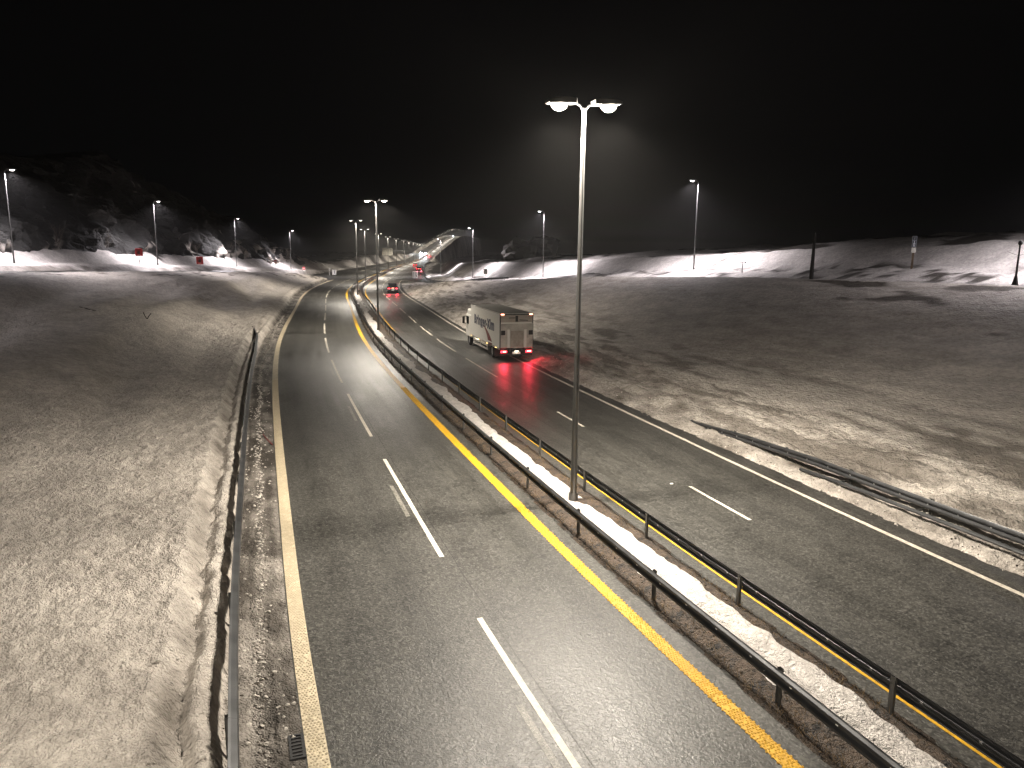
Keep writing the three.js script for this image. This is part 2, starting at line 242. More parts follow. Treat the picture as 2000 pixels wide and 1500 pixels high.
// ------------------------------------------------------------------ snow and verges
const dirtMix = (k, a, b) => [lerp(a[0], b[0], k), lerp(a[1], b[1], k), lerp(a[2], b[2], k)];
const SNOW = [0.6, 0.56, 0.515], DIRT = [0.085, 0.07, 0.054], FRESH = [0.68, 0.65, 0.635], SLUSH = [0.06, 0.051, 0.042], MUD = [0.03, 0.026, 0.022];
function leftTone(w, d) {
  const q = -d, c = -LC(w), m = -LM(w), n = fbm(w * 0.9, q * 1.6, 4, 201), big = fbm(w * 0.05, q * 0.12, 3, 205);
  let k = 1 - sstep(q, 8.15, 8.7);                                        // gritty frozen slush beside the road
  const slush = k; k = clamp(k * (0.86 + 0.5 * n + 0.35 * fbm(w * 0.35, q * 6, 2, 218)), 0, 1);
  k = Math.max(k, 0.62 * Math.exp(-(((q - 9.22 - 0.12 * vn(w * 0.3, 1)) / 0.27) ** 2)) * clamp(0.75 + 1.1 * n, 0, 1.3) * (w < 80 ? 1 : 0.6));
  k = Math.max(k, clamp(0.13 + 0.26 * n + 0.22 * big, 0, 0.5));
  if (q > c && q < m - 0.6) k = Math.max(k, clamp(0.55 + 0.7 * fbm(w * 0.5, q * 1.2, 3, 208), 0, 0.9) * sstep(q, c + 0.8, c + 2));
  if (q > c - 3.5 && q < c) k = Math.max(k, sstep(fbm(w * 0.35, q * 1.1, 3, 211), 0.2, 0.34) * 0.9);
  const base = q > c ? FRESH : dirtMix(sstep(q, 9, 16) * 0.15, SNOW, FRESH);
  if (q > m + 2.5) k = Math.max(k, sstep(fbm(w * 0.2, q * 0.25, 4, 214) + 0.12 * (q - m - 6), 0.18, 0.3));
  return dirtMix(k, base, q > m + 2 ? [0.03, 0.028, 0.025] : slush > 0.3 ? SLUSH : DIRT);
}
function rightTone(w, q) {
  const c = RC(w), m = RM(w), n = fbm(w * 0.7, q * 1.9, 4, 221), big = fbm(w * 0.05, q * 0.12, 3, 225);
  let k = clamp(0.42 + 0.75 * n, 0.05, 0.95) * (1 - sstep(q, 11.5, 19)) ;
  k = Math.max(k, sstep(fbm(w * 0.28, q * 1.5, 4, 228), 0.05, 0.3) * 0.75 * sstep(q, 11, 12) * (1 - sstep(q, 17, 24)));
  k = Math.max(k, clamp(0.18 + 0.32 * n + 0.3 * big, 0, 0.55));
  if (q > c && q < m - 4) k = Math.max(k, clamp(0.5 + 0.6 * fbm(w * 0.5, q * 1.2, 3, 231), 0, 0.85) * sstep(q, c + 0.7, c + 2));
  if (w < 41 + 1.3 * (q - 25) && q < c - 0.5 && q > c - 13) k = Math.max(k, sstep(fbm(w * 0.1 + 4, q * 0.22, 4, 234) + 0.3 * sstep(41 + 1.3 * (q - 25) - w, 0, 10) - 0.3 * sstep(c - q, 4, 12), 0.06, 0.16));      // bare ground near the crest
  if (q > m - 4) k = Math.max(k * 0.6, sstep(fbm(w * 0.45, q * 0.8, 4, 237), 0.16, 0.27) * (1 - sstep(q, m + 1, m + 3)));
  if (q > m + 6) k = Math.max(k, sstep(fbm(w * 0.11, q * 0.16, 4, 241) + (w > 140 ? 0.25 : -0.05), 0.02, 0.12));
  if (w > 215 && q > m - 3.5) k = Math.max(k, sstep(fbm(w * 0.12, q * 0.4, 3, 244) + 0.5 * sstep(q, m - 3, m), -0.1, 0.1));
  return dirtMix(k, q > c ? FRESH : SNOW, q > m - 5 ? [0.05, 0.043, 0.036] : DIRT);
}
{
  const ws = stations(-14, 430, 0.11, 0.0065);
  const colsL = (w) => { const c = LC(w), m = LM(w), a = Math.max(-12, Math.min(c, -9.2)), cc = Math.min(c, a - 0.05); return [...range(-7.18, a, 62).slice(0, -1), ...range(a, cc, 70).slice(0, -1), ...range(cc, Math.min(m - 1, cc - 0.3), 18).slice(0, -1), ...range(Math.min(m - 1, cc - 0.3), m - 26, 40)]; };
  // the sheet dips under the asphalt where the ramp joins the road
  const lo = (w, d) => { const h = leftHeight(w, d), q = -d; return w > 186 && q < -LM(w) - 0.7 ? Math.min(h, eRoad(w) - 0.05) - 0.02 : h; };
  add(new THREE.Mesh(grid(ws, colsL, (w, d) => [lo(w, d), leftTone(w, d)]), M.snow), 'snow_field', 'wind-packed snow slope left of the motorway up to the left ramp', null, null, 'structure');
  const colsR = (w) => { const c = RC(w), m = RM(w), a = Math.min(15, Math.max(c, 11)), cc = Math.max(c, a + 0.05), r1 = Math.max(m - 4.4, cc + 0.3); return [...range(10.2, a, 60).slice(0, -1), ...range(a, cc, 66).slice(0, -1), ...range(cc, r1, 18).slice(0, -1), ...range(r1, m + 46, 64)]; };
  const ro = (w, d) => { const h = rightHeight(w, d); return w > 156 && d < RM(w) - 4.2 ? Math.min(h, d < RC(w) + 0.2 && w < 173 ? h : eRoad(w) - 0.05) : h; };
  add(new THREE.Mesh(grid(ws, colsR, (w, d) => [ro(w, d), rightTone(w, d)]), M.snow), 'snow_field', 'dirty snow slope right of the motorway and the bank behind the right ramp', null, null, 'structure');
  // banks along the road as it runs off and climbs the far hill
  const wf = stations(425, 1600, 6, 0.004);
  const bankL = (w, d) => { const q = -d, s = lin([[425, 3.6], [560, 4.2], [700, 3], [760, 2.2], [1100, 2.6], [1600, 2]])(w), far = sstep(w, 640, 720); return eRoad(w) - 0.05 + s * sstep(q, lerp(13.3, 9.3, sstep(w, 425, 540)), lerp(17, 15, sstep(w, 425, 540))) * (1 + 0.5 * fbm(w * 0.05, q * 0.2, 3, 251)) - sstep(q, lerp(17, 13, far), lerp(34, 24, far)) * lerp(6, 34, far); };
  add(new THREE.Mesh(grid(wf, () => range(-8.8, -40, 36), (w, d) => [bankL(w, d), dirtMix(clamp(0.25 + 0.8 * fbm(w * 0.06, d * 0.4, 3, 252), 0, 0.85), SNOW, DIRT)]), M.snow), 'snow_bank', 'snow bank along the left of the road climbing the far hill', null, null, 'structure');
  const bankR = (w, q) => eRoad(w) - 0.04 + 0.9 * sstep(q, 11, 12.5) * (1 + 0.6 * fbm(w * 0.05, q * 0.3, 3, 255)) - sstep(q, 12.6 + 1.2 * vn(w * 0.03, 2), 24) * lerp(4, 44, sstep(w, 520, 720));
  add(new THREE.Mesh(grid(wf, () => range(10.9, 44, 36), (w, d) => [bankR(w, d), dirtMix(clamp(0.3 + 0.7 * fbm(w * 0.06, d * 0.4, 3, 257), 0, 1), SNOW, DIRT)]), M.snow), 'snow_bank', 'narrow snow bank along the right of the road climbing the far hill', null, null, 'structure');
}
// ramps: dirty ploughed asphalt
for (const [name, label, C, Mm, side, a, b] of [['ramp', 'ploughed slip road behind the left snow slope', LC, LM, -1, -14, 205], ['ramp', 'ploughed slip road behind the right snow slope', RC, RM, 1, -14, 176]]) {
  const inner = (w) => side < 0 ? C(w) - 1.5 : C(w) + 1.4, outer = (w) => side < 0 ? Mm(w) + 1.6 : Mm(w) - 4.9;
  add(new THREE.Mesh(grid(stations(a, b, 1.5, 0.01), (w) => range(inner(w), outer(w), 10), (w, d) => { const k = 0.9 + 0.6 * fbm(w * 0.3, d * 1.3, 3, 260); return [groundAt(w, d) + 0.05, [k, k, k]]; }), M.asphalt), name, label, null, null, 'structure');
}
// median: brown earth and a ridge of cleaner snow
{
  const ws = stations(-12, 1500, 0.16, 0.0075);
  add(new THREE.Mesh(grid(ws, () => range(0.5, 2.66, 26), (w, d) => [eRoad(w) - 0.005 + 0.12 * sstep(d, 0.5, 0.95) * (1 - sstep(d, 2.25, 2.66)) + 0.055 * fbm(w * 2.2, d * 3, 3, 301)]), M.soil), 'median_strip', 'brown frozen earth strip between the two carriageways', null, null, 'structure');
  const le = (w) => 1.14 + 0.2 * fbm(w * 0.35, 1, 3, 303) + 0.09 * fbm(w * 2.2, 4, 3, 310), ri = (w) => Math.max(le(w) + 0.12, 2.12 + 0.26 * fbm(w * 0.3, 8, 3, 305) + 0.13 * fbm(w * 2.2, 9, 3, 311) - 0.35 * sstep(w, 34, 46) * (0.6 + 0.6 * vn(w * 0.4, 2)));
  const mastW = (w) => { let k = 1; for (const c of MASTS) k = Math.min(k, Math.hypot((w - c) * 1.1, 0) / 0.42); return clamp(k, 0, 1); };
  const MASTS = [22.1, 70, 122.2];
  add(new THREE.Mesh(grid(ws, (w) => range(le(w), ri(w), 16), (w, d) => { const t = (d - le(w)) / (ri(w) - le(w)); let hole = 1; for (const c of MASTS) hole = Math.min(hole, sstep(Math.hypot(w - c + 0.15, d - 1.78), 0.2, 0.42)); return [eRoad(w) - 0.04 + (0.1 + 0.17 * Math.pow(Math.max(0, Math.sin(Math.PI * t)), 0.45) * hole) + 0.08 * fbm(w * 2.2, d * 3.2, 4, 307)]; }), M.snowClean), 'median_snow', 'ridge of pale snow left on the median', null, null, 'structure');
}
// ------------------------------------------------------------------ rock cutting on the left
{
  const top = lin([[55, 19], [100, 21], [120, 20.5], [145, 23], [165, 19.5], [182, 17], [200, 14], [222, 8.5], [240, 5], [256, 3.2], [275, 1.2]]);
  const ws = range(52, 278, 460), n = 70;
  const foot = (w) => LM(w) - 4.6 - 0.9 * vn(w * 0.12, 6);
  const pos = [], col = [], uv = [], idx = [];
  ws.forEach((w) => {
    const f = foot(w), e0 = leftHeight(w, f) - 0.8, e1 = top(w) * (1 + 0.07 * fbm(w * 0.14, 3, 3, 401));
    for (let j = 0; j <= n; j++) {
      const t = j / n, s = Math.min(1, t / 0.72), back = Math.max(0, t - 0.72) / 0.28;
      let y = lerp(e0, e1, Math.pow(s, 0.92)) + back * 3 * sstep(w, 60, 200) - back * 4, d = f - 9.5 * Math.pow(s, 1.25) * clamp(e1 / 16, 0.45, 1) - back * 26;
      const rg = 1 - Math.abs(2 * fbm(w * 0.16 + y * 0.09, y * 0.16 - w * 0.02, 4, 405)), cr = vn(w * 0.55 + y * 0.35, y * 0.3, 0, 409), env = sstep(t, 0, 0.08);
      d += env * (2.2 * (rg - 0.6) + 0.9 * cr + 0.5 * vn(w * 1.3 + y * 0.8, y * 0.7, 0, 411) + 0.25 * vn(w * 2.4, y * 2, 0, 412)); y += env * (0.8 * vn(w * 0.4, y * 0.5, 0, 413));
      const p = at(w, d, y); pos.push(p.x, p.y, p.z); uv.push(w, y);
      const ledge = fbm(w * 0.32 - y * 0.25, y * 0.26, 4, 417), low = 1 - sstep(y - e0, 0.5, 5 + 3 * sstep(w, 150, 230)), k = sstep(ledge + 0.3 * low * sstep(w, 120, 200) + 0.1 * low + 0.35 * sstep(w, 215, 250) - 0.2 * (1 - low) * (1 - sstep(w, 180, 230)), 0.34, 0.38), g = 0.024 + 0.012 * fbm(w, y, 2, 419);
      col.push(...dirtMix(k, [g, g * 0.97, g * 0.9], [0.6, 0.55, 0.5]));
    }
  });
  for (let i = 0; i < ws.length - 1; i++) for (let j = 0; j < n; j++) { const a = i * (n + 1) + j, b = a + 1, c = a + n + 1, e = c + 1; idx.push(a, c, b, b, c, e); }
  let g = new THREE.BufferGeometry(); g.setAttribute('position', new THREE.Float32BufferAttribute(pos, 3)); g.setAttribute('uv', new THREE.Float32BufferAttribute(uv, 2)); g.setAttribute('color', new THREE.Float32BufferAttribute(col, 3)); g.setIndex(idx); g = g.toNonIndexed(); g.computeVertexNormals();
  add(new THREE.Mesh(g, M.rock), 'rock_hill', 'dark blasted rock hill with snow patches behind the left ramp', null, null, 'structure');
}
function boulders(name, label, spots) {                     // rough rock outcrops
  for (const [w, d, sx, sy, sz, k, lab] of spots) {
    const g0 = new THREE.IcosahedronGeometry(1, 5), p = g0.attributes.position;
    for (let i = 0; i < p.count; i++) { const x = p.getX(i), y = p.getY(i), z = p.getZ(i), a = Math.atan2(z, x), r = 1 + 0.5 * fbm(x * 1.6 + k + z, y * 1.8 + z * 1.3, 4, 500 + k) + 0.3 * fbm(x * 6 + z * 2, y * 3 - z * 5, 3, 505 + k) - 0.25 * Math.abs(vn(a * 2.2 + y, y * 2.5 + k, 0, 510 + k)); p.setXYZ(i, x * r * sx, Math.max(-0.3, y * r) * sy, z * r * sz); }
    const col = []; g0.computeVertexNormals(); const q = g0.attributes.normal;
    for (let i = 0; i < p.count; i += 3) { const up = (q.getY(i) + q.getY(i + 1) + q.getY(i + 2)) / 3, s = sstep(up + 0.5 * vn(p.getX(i) * 1.5, p.getZ(i) * 1.5 + p.getY(i), 0, 520 + k), 0.9, 1.15), c = dirtMix(s * 0.25, [0.05, 0.045, 0.04], [0.5, 0.46, 0.42]); for (let j = 0; j < 3; j++) col.push(...c); }
    g0.setAttribute('color', new THREE.Float32BufferAttribute(col, 3));
    const m = new THREE.Mesh(g0, M.rock); m.position.copy(at(w, d, groundAt(w, d) - 0.15)); m.rotation.y = k; add(m, name, lab, 'rock');
  }
}
boulders('rock_outcrop', '', [
  [158, 38.5, 10, 4.6, 5, 1, 'dark rock outcrop behind the bank at the third right ramp lamp'],
]);

// ------------------------------------------------------------------ guardrails
const railShape = (() => { // W-beam section, x out from the post, y up from the bottom edge
  const f = [[0.012, 0], [0.03, 0.02], [0.075, 0.05], [0.082, 0.075], [0.075, 0.1], [0.02, 0.135], [0.012, 0.155], [0.02, 0.175], [0.075, 0.21], [0.082, 0.235], [0.075, 0.26], [0.03, 0.29], [0.012, 0.31]];
  return f;
})();
function railSection(w0, w1, dF, yF, side, step, shape = railShape) {
  const n = Math.max(1, Math.ceil((w1 - w0) / step)), th = 0.005, loop = [...shape, ...shape.slice().reverse().map(([x, y]) => [x - th, y])], pos = [], uv = [], idx = [], k = loop.length;
  for (let i = 0; i <= n; i++) { const w = lerp(w0, w1, i / n), d = dF(w), y = yF(w); loop.forEach(([x, h], j) => { const p = at(w, d + side * x, y + h); pos.push(p.x, p.y, p.z); uv.push(w, j * 0.04); }); }
  for (let i = 0; i < n; i++) for (let j = 0; j < k; j++) { const a = i * k + j, b = i * k + (j + 1) % k, c = a + k, e = b + k; if (side > 0) idx.push(a, c, b, b, c, e); else idx.push(a, b, c, b, e, c); }
  for (let j = 0; j < shape.length - 1; j++) for (const o of [0, n * k]) { const a = o + j, b = o + j + 1, c = o + k - 1 - j, e = o + k - 2 - j; idx.push(a, b, c, b, e, c); }
  const g = new THREE.BufferGeometry(); g.setAttribute('position', new THREE.Float32BufferAttribute(pos, 3)); g.setAttribute('uv', new THREE.Float32BufferAttribute(uv, 2)); g.setIndex(idx); const q = g.toNonIndexed(); q.computeVertexNormals(); return q;
}
const smoothRail = (w0, w1, dF, yF, side, step, shape) => { const g = railSection(w0, w1, dF, yF, side, step, shape); return g; };
const postGeo = join([box(0.055, 1, 0.006, 0, 0.5, 0.047), box(0.055, 1, 0.006, 0, 0.5, -0.047), box(0.006, 1, 0.1, -0.025, 0.5, 0)]);
const boltGeo = rbox(0.012, 0.035, 0.05, 0.004);
function guardrail(label, { w0, w1, d, side, top = 0.76, first, posts = 300, gap = 4, far = false, mat = M.railSteel, shape = railShape, group }) {
  const g = new THREE.Group(), dF = typeof d === 'function' ? d : () => d; add(g, 'guardrail', label, 'guardrail', group);
  const yF = (w) => { let y = eRoad(w) + top - 0.31; if (typeof top === 'function') y = top(w) - 0.31; return y; };
  // beam sections
  let w = w0; while (w < w1 - 0.01) { const len = w < 160 ? gap : w < 460 ? 12 : 48, b = Math.min(w1, w < first && w + len > first ? first : w + len); part(g, 'rail', smoothRail(w + 0.004, b, dF, yF, side, w < 160 ? 1 : w < 460 ? 4 : 16, shape), mat); w = b; }
  // posts
  const rest = [], boltsAt = [];
  for (let p = first; p < Math.min(w1, far ? 700 : w1) - 0.2; p += p < 320 ? gap : 8) {
    const base = groundAt(p, dF(p)) - 0.1, h = yF(p) + 0.335 - base, pos = at(p, dF(p) - side * 0.03, base);
    if (p < 320 && rest.length < 1) { const m = part(g, 'post', postGeo, M.postSteel); m.position.copy(pos); m.scale.set(1, h, 1); m.rotation.y = -heading(p) + (side < 0 ? Math.PI : 0); }
    else rest.push(box(0.06, h, 0.1, 0, h / 2, 0).translate(pos.x, pos.y, pos.z));
  }
  if (rest.length) { const m = part(g, 'post', join(rest), M.postSteel); m.userData.kind = 'stuff'; }
  for (let p = w0 + 0.4; p < Math.min(w1, 60); p += 1) boltsAt.push(p);
  if (boltsAt.length) { const im = new THREE.InstancedMesh(boltGeo, M.bolt, boltsAt.length), m4 = new THREE.Matrix4(); boltsAt.forEach((p, i) => im.setMatrixAt(i, m4.makeRotationY(-heading(p)).setPosition(at(p, dF(p) + side * (d.back ? 0.008 : 0.016) * 1, yF(p) + 0.155)))); im.name = 'bolt'; im.userData.kind = 'stuff'; im.castShadow = true; g.add(im); }
  return g;
}
guardrail('dark steel median guardrail nearest the yellow line of the left carriageway', { w0: -4, w1: 1500, d: 0.72, side: -1, first: 11.7 - 16, far: true });
guardrail('dark steel median guardrail beside the right carriageway, seen from behind', { w0: -4, w1: 1500, d: 2.48, side: 1, first: 10.9 - 12, far: true });
guardrail('steel guardrail along the left snow edge, its far end sinking into snow', { w0: -3, w1: 72, d: lin([[-10, -8.3], [54, -8.45], [63, -8.8], [72, -9.9]]), side: 1, first: 1.3, mat: M.railPale, shape: railShape.map(([x, y]) => [x * 2.1 - 0.03, y]), top: lin([[-10, 0.78], [60, 0.76], [70, 0.72], [72, 0.55]]) });
{
  const dip = lin([[-10, 0.86], [14, 0.86], [22, 0.8], [26, 0.62], [30, 0.3]]), low = lin([[-10, 0.5], [16, 0.5], [20, 0.45], [23, 0.3]]), dR = 10.98;
  const g = guardrail('half-buried steel guardrail in the dirty snow bank on the right', { w0: -6, w1: 30, d: dR, side: -1, first: -1.3, mat: M.railPale, top: dip, gap: 3.1 });
  part(g, 'lower_rail', railSection(-6, 22.4, () => 10.72, (w) => low(w) - 0.13, -1, 1, [[0.01, 0], [0.06, 0.03], [0.075, 0.065], [0.06, 0.1], [0.01, 0.13]]), M.railPale, 'lower rail in front of the upper one');
  for (const w of [10.9, 14.2, 17.6, 20.6]) { const b = part(g, 'bracket', box(0.3, 0.06, 0.05, 0, 0, 0), M.postSteel); b.position.copy(at(w, 10.86, low(w) - 0.05)); b.rotation.y = -heading(w); }
}
guardrail('dark guardrail curving along the outer edge of the right ramp', { w0: 118, w1: 430, d: (w) => w < 230 ? lin([[118, 26.2], [135, 23], [149, 20.6], [157, 18.6], [181, 16], [222, 14.4], [231, 14.4]])(w) : lin([[230, 14.4], [300, 13.4], [430, 12.2]])(w), side: -1, first: 120, gap: 6, top: (w) => Math.max(eRoad(w), groundAt(w, RM(w) - 5)) + 0.8 });

// ------------------------------------------------------------------ lamps
function lampLight(p, k, color, wide, soft, spill = 0) {   // a cone below the housing, and what the bowl lens spills all round
  const l = new THREE.SpotLight(color, k, 0, THREE.MathUtils.degToRad(wide), soft, 2);
  l.position.copy(p); l.castShadow = true; l.shadow.radius = 7; l.name = 'luminaire_light'; l.target.position.set(p.x, p.y - 5, p.z); scene.add(l, l.target);
  if (spill) { const s = new THREE.PointLight(color, k * spill, 0, 2); s.position.copy(p); s.castShadow = true; s.shadow.radius = 7; s.name = 'luminaire_spill_light'; scene.add(s); }
}
const headGeo = (() => { const s = new THREE.Shape(); s.moveTo(0, 0); s.lineTo(0.78, 0); s.quadraticCurveTo(0.86, 0.02, 0.84, 0.06); s.quadraticCurveTo(0.6, 0.15, 0.2, 0.14); s.lineTo(0, 0.1); return new THREE.ExtrudeGeometry(s, { depth: 0.3, bevelEnabled: true, bevelSize: 0.02, bevelThickness: 0.02, bevelSegments: 2 }).translate(0, 0, -0.15); })();
const lensGeo = new THREE.SphereGeometry(1, 20, 8, 0, Math.PI * 2, Math.PI / 2, Math.PI / 2).scale(0.23, 0.1, 0.14);
const collarGeo = (h) => cyl(0.1, 0.1, 0.05, 14, 0, h, 0);
function mastParts(g, H, r0, r1, arms, lensMat) {
  part(g, 'pole', join([cyl(r0 * 0.78, r0, H * 0.4, 18, 0, H * 0.2, 0), cyl(r1, r0 * 0.74, H * 0.6, 18, 0, H * 0.7, 0), cyl(r0 * 1.35, r0 * 1.5, 0.5, 18, 0, 0.1, 0)]), M.galvanised);
  part(g, 'collar', cyl(r0 * 0.84, r0 * 0.84, 0.06, 18, 0, H * 0.4, 0), M.galvanised);
  for (const s of arms) {
    const arm = new THREE.TubeGeometry(new THREE.CatmullRomCurve3([new THREE.Vector3(0, H - 0.15, 0), new THREE.Vector3(s * 0.12, H + 0.06, 0), new THREE.Vector3(s * 0.28, H + 0.12, 0), new THREE.Vector3(s * 0.42, H + 0.14, 0)]), 10, 0.032, 8); part(g, 'arm', arm, M.housing);
    const h = part(g, 'lamp_head', headGeo, M.housing); h.position.set(s * 0.3, H + 0.12, 0); h.rotation.y = s < 0 ? Math.PI : 0; h.rotation.z = s < 0 ? -0.06 : 0.06;
    const l = new THREE.Mesh(lensGeo, lensMat); l.name = 'lamp_lens'; l.position.set(0.48, -0.02, 0); h.add(l);
  }
}
const ord = ['nearest', 'second', 'third', 'fourth', 'fifth', 'sixth', 'seventh', 'eighth', 'ninth', 'tenth', 'eleventh', 'twelfth', 'thirteenth', 'fourteenth', 'fifteenth'];
const mastPlaces = [22.1, 70, 122.2, 175.5, 222, 272]; for (let w = 322; w < 1480; w += 50) mastPlaces.push(w);
let proto;
mastPlaces.forEach((w, i) => {
  let g; if (!proto) { g = proto = new THREE.Group(); mastParts(g, 12, 0.11, 0.06, [-1, 1], M.lampLens); } else g = proto.clone();
  if (i) g.traverse((c) => { if (c.name === 'lamp_lens') c.scale.set(1, 1, 1); });
  g.traverse((c) => { if (c.name === 'lamp_lens' && !i) c.scale.set(1.05, 1.9, 1.35); });
  if (i > 1) g.traverse((c) => { if (c.name === 'lamp_lens') { c.material = M.farLens; c.scale.set(1, i > 5 ? 0.5 : 0.8, 1); } });
  const p = at(w, 1.68); g.position.copy(p); g.rotation.y = -heading(w);
  const label = i === 0 ? 'tall twin-headed lamp mast standing nearest in the snowy median, blazing' : i === 1 ? 'twin-headed lamp mast in the median just left of the white truck' : i < 15 ? `${ord[i]} twin-headed lamp mast along the median counted from the nearest` : `${ord[i - 15]} tiny lamp mast up the far hill, counted from its foot`;
  add(g, 'lamp_mast', label, 'street lamp', i < 15 ? 'twin-headed masts along the median' : 'tiny masts on the far hill');
  for (const s of [-1, 1]) { const q = at(w, 1.68 + s * 0.78, p.y + (i ? 11.96 : 11.86)); lampLight(q, i ? LAMP : LAMP * 1.35, LAMP_COLOR, i ? 79 : 82, i ? 0.32 : 0.75, i === 0 ? 0.22 : i === 1 && s < 0 ? 0.08 : 0); }
});
let proto1;
function rampLamp(w, d, e, H, side, label, group) {
  let g; if (!proto1) { g = proto1 = new THREE.Group(); mastParts(g, 10, 0.09, 0.05, [1], M.rampLens); } else g = proto1.clone();
  const p = at(w, d, e); g.position.copy(p); const turn = -heading(w) + (side < 0 ? Math.PI : 0); g.rotation.y = turn; add(g, 'ramp_lamp', label, 'street lamp', group);
  const q = new THREE.Vector3(0.78, H - 0.04, 0).applyAxisAngle(new THREE.Vector3(0, 1, 0), turn).add(p); lampLight(q, LAMP * 2.1, RAMP_COLOR, 77, 0.6);
}
[[50, 'single-headed lamp post just outside the left frame edge on the left ramp'], [93, 'single-headed lamp post at the far left edge of the picture'], [128.7, 'single-headed lamp post on the left ramp between the two red signs'], [164.8, 'single-headed lamp post on the left ramp before the rock face, third from left'], [204.4, 'smallest single-headed lamp post at the right end of the left ramp']].forEach(([w, l]) => rampLamp(w, LM(w), Math.max(LE(w), leftHeight(w, LM(w))) - 0.05, 10, 1, l, 'lamps along the left ramp'));
[[37, 'single-headed lamp post just outside the right frame edge on the right ramp'], [78.2, 'tallest single-headed lamp post on the right ramp, right of the median mast'], [112.7, 'single-headed lamp post on the right ramp just left of the median mast'], [153.3, 'single-headed lamp post on the right ramp behind the truck roof'], [216.9, 'thin distant lamp post on the right ramp below the far hill']].forEach(([w, l]) => rampLamp(w, RM(w), rightHeight(w, RM(w)) - 0.05, 10, -1, l, 'lamps along the right ramp'));

{ // unseen slope lamp beside the camera, added to light the near left snow
  const g = new THREE.Group(), p = at(-4, -22, groundAt(-4, -22) - 0.1); mastParts(g, 13, 0.11, 0.06, [1], M.lampLens); g.position.copy(p); g.rotation.y = -heading(-4); add(g, 'added_slope_lamp', 'unseen lamp post added on the left slope beside the camera', 'street lamp');
  lampLight(new THREE.Vector3(0.78, 12.96, 0).applyAxisAngle(new THREE.Vector3(0, 1, 0), g.rotation.y).add(p), LAMP * 3.9, LAMP_COLOR, 77, 0.45);
}
// ------------------------------------------------------------------ vehicles
function wheel(parent, x, y, z, r, wid) { const t = part(parent, 'wheel', new THREE.TorusGeometry(r * 0.78, r * 0.24, 10, 26).rotateY(Math.PI / 2).scale(wid / (r * 0.48), 1, 1), M.tyre); t.position.set(x, y, z); const h = new THREE.Mesh(new THREE.CylinderGeometry(r * 0.6, r * 0.6, wid * 0.6, 20).rotateZ(Math.PI / 2), M.rim); h.name = 'rim'; t.add(h); return t; }
std('tyre', { color: rgb(0.02, 0.02, 0.02), roughness: 0.9 }); std('rim', { color: rgb(0.3, 0.3, 0.3), roughness: 0.45, metalness: 0.6 });
std('truckWhite', { color: rgb(0.86, 0.84, 0.78), roughness: 0.38 }); std('truckGrey', { color: rgb(0.52, 0.47, 0.4), map: rep(grime, 1.6, 1.6), roughness: 0.5 }); std('truckDark', { color: rgb(0.03, 0.028, 0.027), roughness: 0.6 }); std('alu', { color: rgb(0.78, 0.74, 0.66), map: rep(grime, 1.2, 1.2), roughness: 0.42, metalness: 0.2 });
std('roofGrey', { color: rgb(0.17, 0.16, 0.14), map: rep(grime, 2, 2), roughness: 0.6 }); std('glass', { color: rgb(0.01, 0.011, 0.013), roughness: 0.08 });
function canvasTex(w, h, draw) { const c = document.createElement('canvas'); c.width = w; c.height = h; draw(c.getContext('2d'), w, h); const t = new THREE.CanvasTexture(c); t.colorSpace = THREE.SRGBColorSpace; return t; }
function pointGlow(p, k, color, r = 3) { const l = new THREE.PointLight(color, k, 0, 2); l.position.copy(p); l.shadow.radius = r; l.castShadow = true; l.name = 'vehicle_light'; scene.add(l); }
